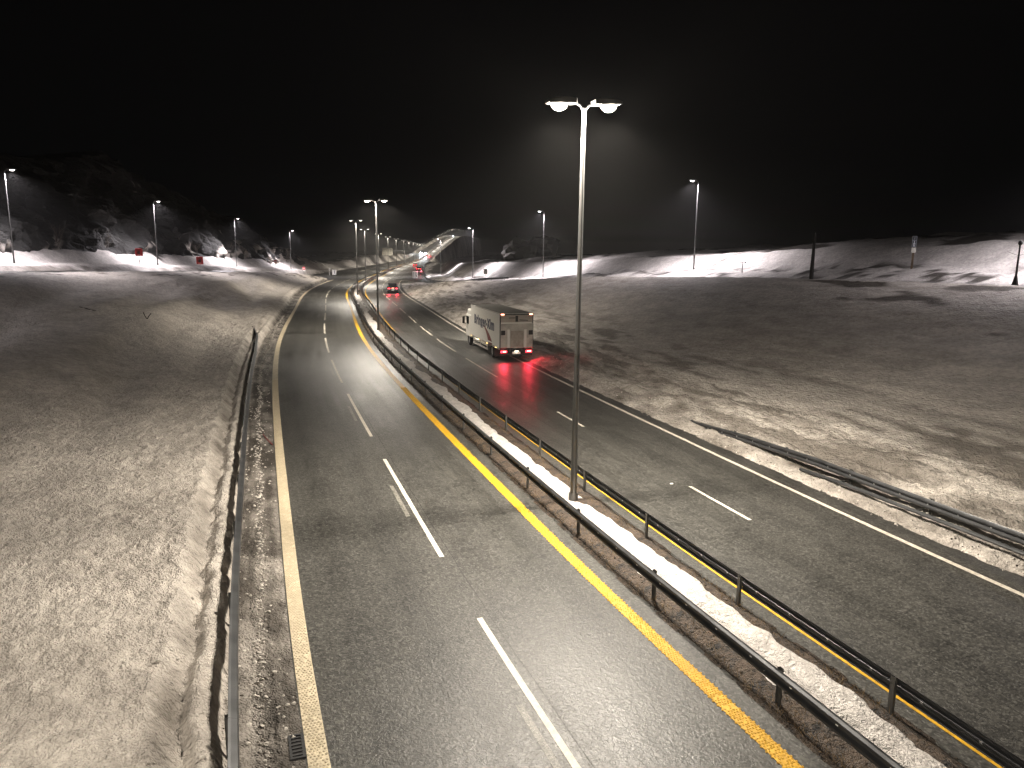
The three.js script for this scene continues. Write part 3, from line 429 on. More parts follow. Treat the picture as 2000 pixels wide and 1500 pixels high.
{ // local axes: x right, z back; the tail at z = 0
  const g = new THREE.Group(), w = 2.5, L = 8.7, y0 = 0.98, y1 = 3.42;
  part(g, 'cargo_box', join([rbox(w, y1 - y0, L, 0.03, 0, (y0 + y1) / 2, -L / 2)]), M.truckWhite);
  part(g, 'roof', join([box(w - 0.12, 0.02, L - 0.12, 0, y1 + 0.01, -L / 2)]), M.roofGrey);
  part(g, 'roof_rail', join([rbox(0.07, 0.07, L, 0.02, -w / 2 + 0.02, y1 - 0.01, -L / 2), rbox(0.07, 0.07, L, 0.02, w / 2 - 0.02, y1 - 0.01, -L / 2)]), M.alu);
  part(g, 'rear_frame', join([box(0.07, y1 - y0, 0.06, -w / 2 + 0.05, (y0 + y1) / 2, 0.02), box(0.07, y1 - y0, 0.06, w / 2 - 0.05, (y0 + y1) / 2, 0.02), box(w - 0.16, 0.08, 0.06, 0, y1 - 0.06, 0.02)]), M.truckDark);
  part(g, 'roller_door', join([box(w - 0.2, 0.5, 0.03, 0, y1 - 0.36, 0.012), ...range(0, 4, 4).map((k) => box(w - 0.24, 0.016, 0.02, 0, y1 - 0.16 - k * 0.1, 0.03))]), M.truckGrey);
  part(g, 'door_latch', join([box(0.18, 0.42, 0.05, 0, y1 - 0.36, 0.05), box(0.5, 0.05, 0.04, -0.32, y1 - 0.3, 0.045), box(0.62, 0.05, 0.04, 0.34, y1 - 0.44, 0.045).rotateZ(-0.06)]), M.truckDark);
  part(g, 'tail_lift', join([rbox(w - 0.12, 1.72, 0.07, 0.02, 0, y0 + 0.88, 0.09), ...range(0, 3, 3).map((k) => box(w - 0.3, 0.025, 0.02, 0, y0 + 1.36 + k * 0.08, 0.13))]), M.alu);
  part(g, 'lift_arm', box(0.17, 1.3, 0.05, -0.62, y0 + 0.68, 0.15), M.truckWhite); part(g, 'lift_arm', box(0.17, 1.3, 0.05, 0.62, y0 + 0.68, 0.15), M.truckWhite);
  part(g, 'lift_panel', box(0.96, 1.15, 0.03, 0, y0 + 0.66, 0.135), M.truckGrey);
  part(g, 'foot_pad', box(0.3, 0.32, 0.03, -1.02, y0 + 1.1, 0.14), M.truckDark); part(g, 'foot_pad', box(0.3, 0.32, 0.03, 1.02, y0 + 1.1, 0.14), M.truckDark);
  part(g, 'marker_light', rbox(0.24, 0.07, 0.05, 0.02, -w / 2 + 0.2, y1 - 0.05, 0.075), M.tailHot); part(g, 'marker_light', rbox(0.24, 0.07, 0.05, 0.02, w / 2 - 0.2, y1 - 0.05, 0.075), M.tailHot);
  part(g, 'chassis', join([box(0.2, 0.24, L - 0.3, -0.45, 0.8, -L / 2), box(0.2, 0.24, L - 0.3, 0.45, 0.8, -L / 2), box(w - 0.1, 0.12, 0.1, 0, 0.9, -0.3), box(w - 0.1, 0.12, 0.1, 0, 0.9, -4)]), M.truckDark);
  part(g, 'rear_bumper', join([rbox(w - 0.1, 0.16, 0.12, 0.02, 0, 0.5, -0.05), box(0.1, 0.4, 0.1, -0.7, 0.72, -0.06), box(0.1, 0.4, 0.1, 0.7, 0.72, -0.06)]), M.truckDark);
  part(g, 'tail_light', rbox(0.46, 0.14, 0.06, 0.03, -0.93, 0.72, 0.03), M.tailRed); part(g, 'tail_light', rbox(0.46, 0.14, 0.06, 0.03, 0.93, 0.72, 0.03), M.tailRed);
  part(g, 'tail_light', rbox(0.2, 0.08, 0.03, 0.01, -0.88, 0.73, 0.06), M.tailHot); part(g, 'tail_light', rbox(0.26, 0.07, 0.03, 0.01, 0.95, 0.74, 0.06), M.tailHot);
  part(g, 'number_plate', rbox(0.62, 0.16, 0.02, 0.008, 0, 0.62, 0.03), M.plateWhite); part(g, 'plate_lamp', rbox(0.3, 0.03, 0.05, 0.01, 0, 0.76, 0.1), M.plateLamp);
  part(g, 'mudflap', box(0.5, 0.5, 0.03, -0.92, 0.45, -1.55), M.truckDark); part(g, 'mudflap', box(0.5, 0.5, 0.03, 0.92, 0.45, -1.55), M.truckDark);
  part(g, 'mudguard', join([box(0.6, 0.05, 1.2, -0.9, 1.0 - 0.08, -2.3), box(0.6, 0.05, 1.2, 0.9, 0.92, -2.3)]), M.truckDark);
  for (const s of [-1, 1]) { wheel(g, s * 1.05, 0.5, -2.3, 0.5, 0.3); wheel(g, s * 0.76, 0.5, -2.3, 0.5, 0.28); wheel(g, s * 1.05, 0.5, -9.6, 0.5, 0.3);
    part(g, 'side_guard', join([box(0.03, 0.13, 4.6, s * 1.2, 0.74, -5.7), box(0.03, 0.13, 4.6, s * 1.2, 0.46, -5.7), ...[-3.7, -5.7, -7.7].map((z) => box(0.03, 0.5, 0.06, s * 1.18, 0.68, z))]), M.alu); }
  for (const z of [-0.9, -3.4, -6, -8.4]) part(g, 'side_marker', rbox(0.03, 0.05, 0.3, 0.01, -w / 2 - 0.012, 0.93, z), M.amber);
  part(g, 'side_skirt', join([box(0.04, 0.1, L, -w / 2 + 0.01, 0.94, -L / 2), box(0.04, 0.1, L, w / 2 - 0.01, 0.94, -L / 2)]), M.truckGrey);
  const cab = part(g, 'cab', join([rbox(2.4, 1.9, 1.9, 0.14, 0, 1.62, -9.85), rbox(2.3, 0.6, 1.5, 0.2, 0, 2.7, -9.75)]), M.truckWhite);
  for (const s of [-1, 1]) { const win = new THREE.Mesh(box(0.02, 0.62, 0.9, s * 1.205, 2.05, -10.05), M.glass); win.name = 'window'; cab.add(win); const arm = new THREE.Mesh(join([rbox(0.2, 0.55, 0.12, 0.04, s * 1.42, 2.0, -10.6), box(0.3, 0.05, 0.05, s * 1.28, 2.3, -10.6)]), M.truckDark); arm.name = 'mirror'; cab.add(arm); }
  const ws = new THREE.Mesh(box(2.1, 0.8, 0.02, 0, 2.1, -10.81), M.glass); ws.name = 'windscreen'; cab.add(ws);
  // lettering on the left side: two blue words and a red swoosh
  const shape = new THREE.Shape(); shape.moveTo(0, 0); shape.quadraticCurveTo(1.5, -0.25, 2.5, -1.0); shape.lineTo(1.35, -0.98); shape.quadraticCurveTo(0.9, -0.4, 0, 0);
  std('swooshRed', { color: rgb(0.2, 0.022, 0.016), roughness: 0.5 });
  part(g, 'swoosh', join([new THREE.ExtrudeGeometry(shape, { depth: 0.006, bevelEnabled: false }), box(1.1, 0.2, 0.006, 2.0, -1.2, 0.003)]).rotateY(-Math.PI / 2).translate(-w / 2 - 0.004, 2.18, -4.5), M.swooshRed, 'dark red swoosh below the lettering');
  const t = canvasTex(1024, 192, (c, W, H) => { c.fillStyle = '#eeebe2'; c.fillRect(0, 0, W, H); c.fillStyle = '#27324f'; c.font = 'bold 178px sans-serif'; c.textBaseline = 'middle'; const a = c.measureText('Bringer-Xim').width; c.save(); c.scale((W - 16) / a, 1); c.lineWidth = 15; c.strokeStyle = '#27324f'; c.strokeText('Bringer-Xim', 8, H / 2 + 4); c.fillText('Bringer-Xim', 8, H / 2 + 4); c.restore(); });
  std('lettering', { color: rgb(1, 1, 1), map: t, roughness: 0.4 });
  part(g, 'lettering', new THREE.PlaneGeometry(6.2, 1.0).rotateY(-Math.PI / 2).translate(-w / 2 - 0.004, 2.42, -4.45), M.lettering, 'dark blue lettering along the box side');
  const P = at(49.8, 9.36); g.position.copy(P); g.rotation.y = -heading(54); add(g, 'box_truck', 'white box truck with red tail lights and blue lettering driving away', 'truck');
  const v = (x, y, z) => new THREE.Vector3(x, y, z).applyAxisAngle(new THREE.Vector3(0, 1, 0), g.rotation.y).add(P);
  for (const s of [-1, 1]) { const l = new THREE.SpotLight(rgb(1, 0.03, 0.06), 14, 0, 1.35, 0.6, 2); l.position.copy(v(s * 0.93, 0.72, 0.1)); l.target.position.copy(v(s * 0.93, 0.1, 4)); l.shadow.radius = 6; l.castShadow = true; l.name = 'tail_glow'; scene.add(l, l.target); }
  pointGlow(v(0, 0.73, 0.17), 0.12, rgb(1, 0.86, 0.66), 1.5);
  for (const s of [-0.8, 0.8]) { const l = new THREE.SpotLight(rgb(1, 0.93, 0.8), 500, 0, 0.5, 0.7, 2); l.position.copy(v(s, 0.8, -11)); l.target.position.copy(v(s, 0, -28)); l.shadow.radius = 4; l.castShadow = true; l.name = 'headlight_beam'; scene.add(l, l.target); }
}
function carBody(paint, kind) {
  const g = new THREE.Group(), s = new THREE.Shape(), tall = kind === 'suv' ? 0.18 : 0;
  s.moveTo(-2.1, 0.3); s.lineTo(2.05, 0.3); s.quadraticCurveTo(2.15, 0.6, 2.08, 0.86 + tall * 0.5); s.lineTo(1.95, 0.95 + tall * 0.6); s.lineTo(-0.9, 0.98 + tall * 0.6); s.lineTo(-1.95, 0.82 + tall * 0.5); s.quadraticCurveTo(-2.2, 0.7, -2.1, 0.3);
  part(g, 'body', new THREE.ExtrudeGeometry(s, { depth: 1.62, bevelEnabled: true, bevelSize: 0.07, bevelThickness: 0.09, bevelSegments: 3 }).translate(0, 0, -0.81).rotateY(-Math.PI / 2), paint);
  const c = new THREE.Shape(); c.moveTo(-1.0, 0.97 + tall * 0.6); c.lineTo(-0.25, 1.42 + tall); c.quadraticCurveTo(0.6, 1.5 + tall, 1.35, 1.4 + tall); c.lineTo(1.98, 0.96 + tall * 0.6);
  const cab = part(g, 'cabin', new THREE.ExtrudeGeometry(c, { depth: 1.26, bevelEnabled: true, bevelSize: 0.04, bevelThickness: 0.1, bevelSegments: 3 }).translate(0, 0, -0.63).rotateY(-Math.PI / 2), paint);
  const rw = new THREE.Mesh(rbox(1.24, 0.36, 0.03, 0.01).rotateX(-0.95).translate(0, 1.22 + tall, 1.73), M.glass); rw.name = 'rear_window'; cab.add(rw);
  const fw = new THREE.Mesh(rbox(1.3, 0.6, 0.03, 0.01).rotateX(1.03).translate(0, 1.23 + tall, -0.66), M.glass); fw.name = 'windscreen'; cab.add(fw);
  for (const k of [-1, 1]) { const sw = new THREE.Mesh(box(0.02, 0.26, 1.7, k * 0.735, 1.22 + tall, 0.55), M.glass); sw.name = 'side_window'; cab.add(sw); wheel(g, k * 0.78, 0.32, 1.3, 0.32, 0.2); wheel(g, k * 0.78, 0.32, -1.3, 0.32, 0.2); }
  return g;
}
function tail(g, tall = 0) { for (const k of [-1, 1]) part(g, 'tail_light', rbox(0.36, 0.13, 0.08, 0.03, k * 0.66, 0.8 + tall, 2.16), M.tailRed); part(g, 'brake_light', rbox(0.44, 0.05, 0.04, 0.015, 0, 0.85 + tall, 2.17), M.tailHot); part(g, 'number_plate', box(0.5, 0.11, 0.02, 0, 0.62, 2.17), M.plateWhite); }
function front(g) { for (const k of [-1, 1]) part(g, 'headlight', rbox(0.34, 0.16, 0.08, 0.03, k * 0.66, 0.7, -2.16), M.headlamp); }
std('paintDark', { color: rgb(0.012, 0.012, 0.014), roughness: 0.25 }); std('paintGrey', { color: rgb(0.18, 0.18, 0.19), roughness: 0.3, metalness: 0.3 }); std('paintRed', { color: rgb(0.22, 0.02, 0.02), roughness: 0.3 });
function car(w, d, away, paint, kind, label, k) {
  const g = carBody(paint, kind); if (away) tail(g, kind === 'suv' ? 0.08 : 0); front(g); if (away) g.children.filter((c) => c.name === 'headlight').forEach((c) => (c.material = M.headlampDim));
  const p = at(w, d); g.position.copy(p); const turn = -heading(w) + (away ? 0 : Math.PI); g.rotation.y = turn; add(g, 'car', label, 'car');
  const v = (x, y, z) => new THREE.Vector3(x, y, z).applyAxisAngle(new THREE.Vector3(0, 1, 0), turn).add(p);
  if (away) { for (const s of [-1, 1]) { const l = new THREE.SpotLight(rgb(1, 0.04, 0.07), k, 0, 1.4, 0.6, 2); l.position.copy(v(s * 0.66, 0.8, 2.28)); l.target.position.copy(v(s * 0.66, 0.3, 6)); l.shadow.radius = 5; l.castShadow = true; l.name = 'tail_glow'; scene.add(l, l.target); } }
  else for (const s of [-1, 1]) { const l = new THREE.SpotLight(rgb(0.85, 0.94, 1), k, 0, 0.5, 0.8, 2); l.position.copy(v(s * 0.66, 0.7, -2.3)); l.target.position.copy(v(s * 0.66, 0, -30)); l.shadow.radius = 4; l.castShadow = true; l.name = 'headlight_beam'; scene.add(l, l.target); }
}
glow('headlampDim', 1, 0.95, 0.85, 3);
car(131, 7.8, true, M.paintDark, 'suv', 'dark car with red tail lights driving away below the mast row', 14);
car(345, 8.6, true, M.paintRed, 'hatch', 'braking red-lit car left of the merging pair, farther on', 40);
car(275, 12.6, true, M.paintDark, 'hatch', 'braking dark car just above the arrow sign, casting red on the road', 60);
car(685, 8.2, true, M.paintGrey, 'hatch', 'leftmost car of the far red tail light cluster', 130);
car(722, 6.6, true, M.paintDark, 'suv', 'middle car of the far red tail light cluster', 130);
car(700, 4.9, true, M.paintRed, 'hatch', 'farthest car of the red tail light cluster before the hill', 130);
car(765, -1, false, M.paintGrey, 'hatch', 'oncoming car with blue-white headlights at the foot of the far hill, on the inner lane', 3000);
car(768, -5.6, false, M.paintDark, 'suv', 'oncoming car with blue-white headlights at the foot of the far hill, on the outer lane', 3000);
car(1235, -2, false, M.paintGrey, 'suv', 'oncoming car with glaring headlights at the hill crest, left one', 6000);
car(1385, -2, false, M.paintDark, 'hatch', 'oncoming car with headlights at the hill crest, right one', 6000);

// ------------------------------------------------------------------ signs and street furniture
std('signRed', { color: rgb(0.42, 0.012, 0.02), roughness: 0.45 }); std('signWhite', { color: rgb(0.78, 0.76, 0.7), roughness: 0.45 }); std('signBack', { color: rgb(0.66, 0.63, 0.53), map: rep(grime, 1.5, 1.5), roughness: 0.55, metalness: 0.1 }); std('ink', { color: rgb(0.015, 0.015, 0.016), roughness: 0.6 }); std('signBlue', { color: rgb(0.012, 0.014, 0.03), roughness: 0.5 }); std('woodPost', { color: rgb(0.17, 0.14, 0.1), map: rep(soilColor, 0.6, 2), roughness: 0.8 }); std('darkPost', { color: rgb(0.014, 0.012, 0.011), roughness: 0.75 });
function signAt(w, d, e, label, name, build, category = 'road sign', turn = 0) { const g = new THREE.Group(); build(g); g.position.copy(at(w, d, e ?? groundAt(w, d) - 0.03)); g.rotation.y = -heading(w) + turn; return add(g, name, label, category); }
const arrow = (x0, y0, x1, y1, t, head = 0.16) => { const L = Math.hypot(x1 - x0, y1 - y0), s = new THREE.Shape(); s.moveTo(-t / 2, 0); s.lineTo(t / 2, 0); s.lineTo(t / 2, L - head); s.lineTo(head * 0.62, L - head); s.lineTo(0, L); s.lineTo(-head * 0.62, L - head); s.lineTo(-t / 2, L - head); return new THREE.ExtrudeGeometry(s, { depth: 0.008, bevelEnabled: false }).rotateZ(-Math.atan2(x1 - x0, y1 - y0)).translate(x0, y0, 0); };
// lane merging sign in the right gore
signAt(166, 13.2, undefined, 'white sign with two black arrows, one lane merging, at the right gore', 'merge_sign', (g) => {
  part(g, 'pole', join([cyl(0.05, 0.05, 1.4, 12, 0, 0.7, 0)]), M.galvanised); part(g, 'panel', rbox(1.15, 1.5, 0.04, 0.02, 0, 2.05, 0), M.signWhite);
  part(g, 'arrow', arrow(-0.3, 1.45, -0.3, 2.65, 0.13, 0.26).translate(0, 0, 0.022), M.ink); part(g, 'arrow', arrow(0.16, 1.45, 0.16, 2.65, 0.13, 0.26).translate(0, 0, 0.022), M.ink); part(g, 'merging_lane', box(0.1, 0.72, 0.008).rotateZ(0.5).translate(0.3, 1.78, 0.026), M.ink);
});
signAt(145, 26.6, undefined, 'pale lane sign with slanting and upright arrows right of the truck cab, by the ramp', 'lane_sign', (g) => {
  part(g, 'pole', cyl(0.05, 0.05, 1.3, 12, 0, 0.65, 0), M.galvanised); part(g, 'panel', rbox(1.1, 1.45, 0.04, 0.02, 0, 1.95, 0), M.signWhite);
  part(g, 'arrow', arrow(-0.36, 1.9, 0.12, 2.5, 0.1, 0.2).translate(0, 0, 0.022), M.ink); part(g, 'arrow', arrow(0.2, 1.35, 0.2, 2.4, 0.1, 0.2).translate(0, 0, 0.022), M.ink); part(g, 'border', join([box(1.02, 0.03, 0.006, 0, 2.62, 0.023), box(1.02, 0.03, 0.006, 0, 1.28, 0.023), box(0.03, 1.28, 0.006, -0.5, 1.95, 0.023), box(0.03, 1.28, 0.006, 0.5, 1.95, 0.023)]), M.ink);
}, 'road sign', -0.4).scale.setScalar(0.75);
// red wrong-way panels by the left ramp
const handTex = canvasTex(128, 160, (c, W, H) => { c.fillStyle = '#8d1014'; c.fillRect(0, 0, W, H); c.fillStyle = '#2a0608'; c.beginPath(); c.ellipse(64, 96, 24, 28, 0, 0, 7); c.fill(); for (let k = 0; k < 4; k++) { c.fillRect(42 + k * 12, 44, 8, 50); } c.fillRect(30, 80, 12, 30); c.fillStyle = '#b9a090'; c.fillRect(34, 138, 60, 8); });
std('wrongWay', { color: rgb(1, 1, 1), map: handTex, roughness: 0.5 });
const redSign = (g) => { part(g, 'pole', cyl(0.045, 0.045, 1.4, 12, 0, 0.7, -0.04), M.galvanised); part(g, 'panel', rbox(1.08, 1.22, 0.04, 0.02, 0, 1.95, 0), M.signRed); part(g, 'face_print', new THREE.PlaneGeometry(1.0, 1.14).translate(0, 1.95, 0.024), M.wrongWay); };
signAt(126, -32, undefined, 'red square sign on a post left of the second left ramp lamp', 'red_sign', redSign, 'road sign', 0.35);
signAt(128.8, -23.6, undefined, 'red square sign on a post on the near side of the left ramp', 'red_sign', redSign, 'road sign', 0.35);
const noEntry = (g) => { part(g, 'pole', cyl(0.04, 0.04, 1.5, 12, 0, 0.75, -0.04), M.galvanised); part(g, 'disc', cyl(0.42, 0.42, 0.03, 28).rotateX(Math.PI / 2).translate(0, 1.75, 0), M.signRed); part(g, 'bar', rbox(0.62, 0.15, 0.012, 0.004, 0, 1.75, 0.02), M.signWhite); part(g, 'sub_plate', rbox(0.5, 0.28, 0.02, 0.006, 0.1, 1.15, 0), M.signWhite); };
signAt(195, -22.6, undefined, 'round red no-entry sign before the snowy rock foot, left of the smallest lamp', 'no_entry_sign', noEntry, 'road sign', 0.3);
signAt(212, -18.4, undefined, 'round red no-entry sign at the right end of the left ramp', 'no_entry_sign', noEntry, 'road sign', 0.25);
// pale panel and post at the tip of the left gore
signAt(216, -10.6, eRoad(216), 'pale box-like sign panel at the tip of the left snow gore', 'gore_panel', (g) => { part(g, 'panel', rbox(1.15, 1.45, 0.5, 0.03, 0, 1.0, 0), M.signWhite); part(g, 'symbol', box(0.16, 0.9, 0.01, 0.12, 1.1, 0.255), M.ink); part(g, 'leg', box(0.07, 0.5, 0.07, -0.4, 0.2, 0), M.galvanised); part(g, 'leg', box(0.07, 0.5, 0.07, 0.4, 0.2, 0), M.galvanised); }, 'road sign', 0.1);
signAt(222, -12.7, eRoad(222), 'slim signpost with small plates left of the pale gore panel', 'sign_post', (g) => { part(g, 'pole', cyl(0.07, 0.07, 2.5, 12, 0, 1.25, 0), M.signWhite); part(g, 'plate', rbox(0.5, 0.26, 0.03, 0.01, 0.05, 1.75, 0.05), M.signWhite); part(g, 'plate', rbox(0.55, 0.3, 0.03, 0.01, -0.12, 2.35, 0.05), M.signBack); }, 'road sign', 0.1);
signAt(203, -17.6, undefined, 'low dark barrier in the snow at the foot of the smallest left lamp', 'snow_barrier', (g) => { part(g, 'plank', rbox(2.6, 0.24, 0.08, 0.02, 0, 0.65, 0), M.darkPost); for (const x of [-1, 0, 1]) part(g, 'leg', box(0.1, 0.6, 0.1, x, 0.3, 0), M.darkPost); }, 'barrier');
// half gantry with a big panel seen from behind
{
  const g = new THREE.Group(), W = 384; part(g, 'column', box(0.35, 7.2, 0.35, 0, 3.6, 0), M.galvanised); part(g, 'beam', join([box(11, 0.35, 0.3, -5.3, 7.0, 0), box(11, 0.16, 0.2, -5.3, 6.3, 0), ...range(0, 10, 10).map((k) => box(0.1, 0.7, 0.1, -0.4 - k, 6.65, 0))]), M.galvanised);
  for (let k = 0; k < 5; k++) part(g, 'panel_board', rbox(1.02, 3.6, 0.06, 0.02, -10.7 + k * 1.05, 6.5, 0.25), M.signBack); part(g, 'panel_brace', join([box(5.1, 0.1, 0.08, -8.6, 7.6, 0.32), box(5.1, 0.1, 0.08, -8.6, 5.4, 0.32)]), M.galvanised);
  g.position.copy(at(W, 1.5)); g.rotation.y = -heading(W); add(g, 'sign_gantry', 'large sign panel seen from behind on an arm over the left carriageway', 'sign gantry');
}
// narrow information sign on the right
function signX(x, z, label, name, build, category, turn = 0) { const [w, d] = toWD(x, z), g = new THREE.Group(); build(g); g.position.set(x, groundAt(w, d) - 0.05, z); g.rotation.y = turn; return add(g, name, label, category); }
signX(34.4, -65, 'narrow upright blue and white sign over a small plate on a square post', 'information_sign', (g) => {
  part(g, 'pole', box(0.2, 3.0, 0.16, 0, 1.4, 0), M.woodPost);
  const t = canvasTex(96, 256, (c, W, H) => { c.fillStyle = '#0b0d16'; c.fillRect(0, 0, W, H); c.strokeStyle = '#aab0bb'; c.lineWidth = 6; c.strokeRect(5, 5, W - 10, 88); c.strokeRect(5, 100, W - 10, H - 106); c.fillStyle = '#cdd2da'; c.font = 'bold 74px sans-serif'; c.textAlign = 'center'; c.fillText('i', W / 2, 76); c.fillRect(40, 116, 16, 60); c.beginPath(); c.arc(48, 122, 13, 0, 7); c.fill(); c.fillRect(28, 160, 14, 80); c.fillRect(54, 160, 14, 80); });
  std('infoFace', { color: rgb(1, 1, 1), map: t, roughness: 0.45 }); part(g, 'panel', rbox(0.42, 1.1, 0.05, 0.02, 0, 2.75, 0.1), M.signBlue); part(g, 'face_print', new THREE.PlaneGeometry(0.4, 1.06).translate(0, 2.75, 0.128), M.infoFace);
  part(g, 'sub_plate', rbox(0.38, 0.46, 0.03, 0.01, 0, 1.92, 0.1), M.signWhite); for (const y of [1.8, 1.92, 2.04]) part(g, 'text_bar', box(0.24, 0.03, 0.004, 0, y, 0.117), M.ink);
}, 'road sign', -0.45).scale.setScalar(0.87);
signX(26.8, -67.5, 'dark tapered bare post on the crest of the right snow slope', 'dark_post', (g) => { part(g, 'pole', cyl(0.1, 0.2, 4.2, 14, 0, 2.0, 0), M.darkPost); part(g, 'cap', cyl(0.06, 0.1, 0.12, 14, 0, 4.15, 0), M.darkPost); }, 'post');
signX(34.8, -52, 'dark slim post with a cone foot and round cap at the right picture edge', 'marker_post', (g) => { part(g, 'pole', cyl(0.05, 0.08, 3.0, 12, 0, 1.5, 0), M.darkPost); part(g, 'foot', cyl(0.09, 0.26, 0.85, 14, 0, 0.36, 0), M.darkPost); part(g, 'cap', new THREE.SphereGeometry(0.14, 14, 10).scale(1, 1.2, 1).translate(0, 3.05, 0), M.darkPost); part(g, 'twig', join([new THREE.TubeGeometry(new THREE.CatmullRomCurve3([new THREE.Vector3(0, 2.2, 0), new THREE.Vector3(-0.35, 2.3, 0), new THREE.Vector3(-0.8, 2.45, 0)]), 8, 0.012, 5), new THREE.TubeGeometry(new THREE.CatmullRomCurve3([new THREE.Vector3(0, 2.2, 0), new THREE.Vector3(0.3, 2.3, 0), new THREE.Vector3(0.6, 2.32, 0)]), 8, 0.012, 5)]), M.darkPost); }, 'post');
signX(23.9, -78.5, 'small thin T-shaped hydrant pole in front of the lit right bank', 'hydrant_pole', (g) => { part(g, 'pole', cyl(0.035, 0.05, 1.15, 10, 0, 0.55, 0), M.galvanised); part(g, 'crossbar', rbox(0.62, 0.06, 0.05, 0.02, 0, 1.16, 0), M.darkPost); part(g, 'knob', new THREE.SphereGeometry(0.08, 10, 8).translate(0.3, 1.14, 0), M.darkPost); }, 'post');
// litter on snow and verge
std('twigBark', { color: rgb(0.025, 0.02, 0.016), roughness: 0.9 }); std('stickRed', { color: rgb(0.25, 0.02, 0.02), roughness: 0.5 });
function lie(w, d, label, name, pts, r, mat, cat) { const base = at(w, d, groundAt(w, d)); const gs = pts.map((l) => new THREE.TubeGeometry(new THREE.CatmullRomCurve3(l.map(([dw, dd, dy]) => at(w + dw, d + dd, groundAt(w + dw, d + dd) + dy).sub(base))), 12, r, 6)); const m = new THREE.Mesh(join(gs), mat); m.position.copy(base); return add(m, name, label, cat); }
lie(63.5, -21.2, 'long thin dark branch lying on the left snow slope', 'branch', [[[1.2, -0.9, 0.03], [0.2, 0, 0.05], [-0.9, 0.8, 0.03]]], 0.03, M.twigBark, 'branch');
lie(60.5, -16.4, 'small V-shaped twig sticking out of the left snow slope', 'twig', [[[0.2, -0.28, 0.42], [0, -0.1, 0.12], [0, 0, -0.05]], [[-0.1, 0.3, 0.5], [0, 0.1, 0.15], [0, 0, -0.05]]], 0.032, M.twigBark, 'twig');
lie(32.2, -7.5, 'broken red snow marker stick lying by the left edge line', 'marker_stick', [[[0.85, -0.17, 0.05], [0, 0, 0.04], [-0.8, 0.2, 0.03]]], 0.018, M.stickRed, 'stick');
{ const g = new THREE.Group(); part(g, 'frame', join([box(0.24, 0.03, 0.04, 0, 0.015, 0.29), box(0.24, 0.03, 0.04, 0, 0.015, -0.29), box(0.04, 0.03, 0.54, 0.1, 0.015, 0), box(0.04, 0.03, 0.54, -0.1, 0.015, 0)]), M.ink); part(g, 'pan', box(0.18, 0.008, 0.54, 0, 0.006, 0), M.darkPost); for (let k = 0; k < 6; k++) part(g, 'bar', box(0.17, 0.014, 0.03, 0, 0.02, -0.22 + k * 0.088), M.ink); g.position.copy(at(13.3, -7.36, 0.01)); g.rotation.y = -heading(13.3); add(g, 'drain_grate', 'black rectangular drain grate beside the wide left edge line', 'drain'); }
// dry grass and weeds along the median
{
  const blade = new THREE.ConeGeometry(0.006, 0.2, 3).translate(0, 0.1, 0), list = [];
  for (let i = 0; i < 9000; i++) { const w = 8 + 74 * Math.pow(rnd(), 1.5), side = rnd() < 0.5, d = side ? rr(0.55, 1.15) : rr(2.05, 2.5); if (fbm(w * 0.7, d * 2, 3, 601) < -0.02) continue; list.push([w, d]); }
  const im = new THREE.InstancedMesh(blade, std('dryGrass', { color: rgb(0.2, 0.135, 0.065), roughness: 0.9 }), list.length), q = new THREE.Quaternion(), e = new THREE.Euler(), m4 = new THREE.Matrix4();
  list.forEach(([w, d], i) => { e.set(rr(-1.2, 1.2), rr(0, 6.3), rr(-1.2, 1.2)); const s = rr(0.4, 1.1); im.setMatrixAt(i, m4.compose(at(w, d, eRoad(w) + 0.08), q.setFromEuler(e), new THREE.Vector3(s, s, s))); });
  add(im, 'dry_grass', 'brown dry grass on the median earth', null, null, 'stuff');
}
{ // clods and stones on the median earth and along the ploughed verges
  const clod = new THREE.IcosahedronGeometry(1, 0), list = [];
  for (let i = 0; i < 5200; i++) { const w = 7 + 60 * Math.pow(rnd(), 1.7), t = rnd(); const d = t < 0.4 ? rr(0.55, 1.2) : t < 0.75 ? rr(2.05, 2.6) : t < 0.9 ? rr(10.25, 10.9) : -rr(7.5, 8.5); list.push([w, d, 0.006 + 0.026 * Math.pow(rnd(), 3)]); }
  const im = new THREE.InstancedMesh(clod, std('clod', { color: rgb(0.075, 0.062, 0.05), roughness: 0.9 }), list.length), q = new THREE.Quaternion(), e = new THREE.Euler(), m4 = new THREE.Matrix4();
  list.forEach(([w, d, s], i) => { e.set(rr(0, 6), rr(0, 6), 0); const y = d > 0.5 && d < 2.7 ? eRoad(w) + 0.11 * sstep(d, 0.5, 0.95) * (1 - sstep(d, 2.25, 2.66)) : groundAt(w, d); im.setMatrixAt(i, m4.compose(at(w, d, y), q.setFromEuler(e), new THREE.Vector3(s, s * 0.7, s * 1.3))); });
  add(im, 'earth_clods', 'dark clods and grit on the median earth and the verges', null, null, 'stuff');
}
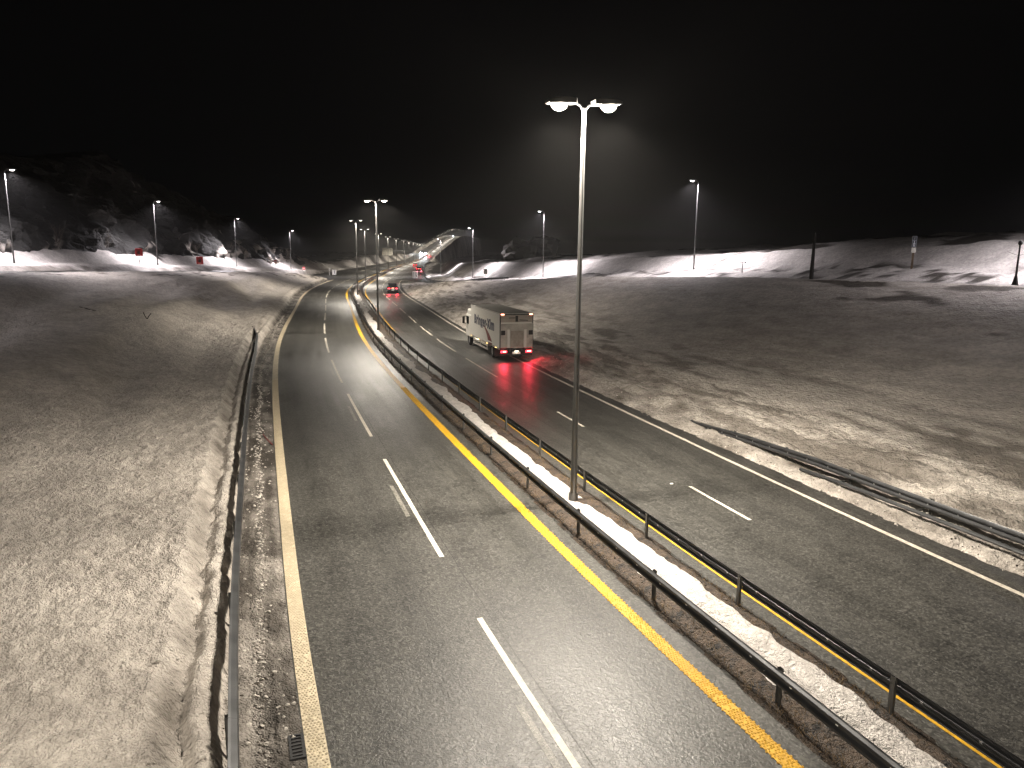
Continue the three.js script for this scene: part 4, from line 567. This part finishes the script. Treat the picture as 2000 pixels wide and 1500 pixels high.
{ // crumbs of ploughed snow along the verges and on the shoulders
  const crumb = new THREE.IcosahedronGeometry(1, 0), list = [];
  for (let i = 0; i < 5000; i++) { const w = 7 + 80 * Math.pow(rnd(), 1.5), t = rnd(), d = t < 0.5 ? -7.86 - 0.16 * (rnd() + rnd() - 1) - 0.1 * vn(w * 0.3, 2) : t < 0.7 ? -rr(7.3, 8.4) : t < 0.9 ? rr(10.15, 11.6) : -rr(8.7, 12); list.push([w, d, 0.008 + 0.035 * Math.pow(rnd(), 2.5)]); }
  const im = new THREE.InstancedMesh(crumb, std('crumb', { color: rgb(0.5, 0.465, 0.42), roughness: 0.85 }), list.length), q = new THREE.Quaternion(), e = new THREE.Euler(), m4 = new THREE.Matrix4();
  list.forEach(([w, d, s], i) => { e.set(rr(0, 6), rr(0, 6), 0); im.setMatrixAt(i, m4.compose(at(w, d, Math.max(groundAt(w, d), d > 10 && d < 10.5 ? eRoad(w) : -9)), q.setFromEuler(e), new THREE.Vector3(s * 1.2, s * 0.8, s * 1.4))); });
  add(im, 'snow_crumbs', 'crumbs of dirty ploughed snow along both road verges', null, null, 'stuff');
}
{ // bare bushes on the rock slope above the left ramp
  std('bark', { color: rgb(0.1, 0.085, 0.07), roughness: 0.9 });
  const bush = () => { const gs = [], grow = (p, dir, len, r, n) => { const e = p.clone().addScaledVector(dir, len), m = p.clone().lerp(e, 0.5).add(new THREE.Vector3(rr(-0.08, 0.08), 0, rr(-0.08, 0.08)).multiplyScalar(len)); gs.push(new THREE.TubeGeometry(new THREE.CatmullRomCurve3([p, m, e]), 3, r, 4)); if (n) for (let k = 0; k < 3; k++) grow(p.clone().lerp(e, rr(0.45, 1)), dir.clone().add(new THREE.Vector3(rr(-0.7, 0.7), rr(-0.1, 0.4), rr(-0.7, 0.7))).normalize(), len * rr(0.5, 0.75), r * 0.62, n - 1); }; return [gs, grow]; };
  const protos = [0, 1, 2].map(() => { const [gs, grow] = bush(), g = new THREE.Group(); grow(new THREE.Vector3(0, -0.3, 0), new THREE.Vector3(0, 1, 0), 1.7, 0.05, 0); part(g, 'trunk', gs[0], M.bark); const all = []; const [gs2, grow2] = bush(); for (let k = 0; k < 6; k++) grow2(new THREE.Vector3(0, 0.3 + 0.2 * k, 0), new THREE.Vector3(rr(-0.6, 0.6), 1, rr(-0.6, 0.6)).normalize(), 1.1, 0.026, 2); part(g, 'branches', join(gs2), M.bark); return g; });
  [[104, 6], [112, 5.4], [126, 6.2], [140, 5.6], [150, 6], [158, 5.2], [168, 5.8], [176, 5.2], [185, 5.6], [196, 5], [208, 5.4], [219, 4.8]].forEach(([w, o], i) => { const g = i < 3 ? protos[i] : protos[i % 3].clone(); const d = LM(w) - o; g.position.copy(at(w, d, leftHeight(w, d))); g.rotation.y = i * 1.7; g.scale.setScalar(1 + 0.5 * hash(i, 4)); add(g, 'bare_bush', ['bare bush left of the left red sign, below the rock hill', 'bare bush between the left red sign and the second ramp lamp', 'bare bush right behind the second left ramp lamp', 'bare bush above the right red sign at the rock foot', 'bare bush just right of the right red sign at the rock foot', 'bare bush just left of the third left ramp lamp', 'bare bush behind the third left ramp lamp, right of it', 'second bare bush to the right of the third left ramp lamp', 'bare bush above the left no-entry sign, left one of two', 'bare bush right of the left no-entry sign', 'bare bush behind the smallest left ramp lamp', 'last bare bush on the right where the rock hill ends'][i], 'bush', 'bare bushes at the foot of the left rock hill'); });
}
renderer.render(scene, camera);
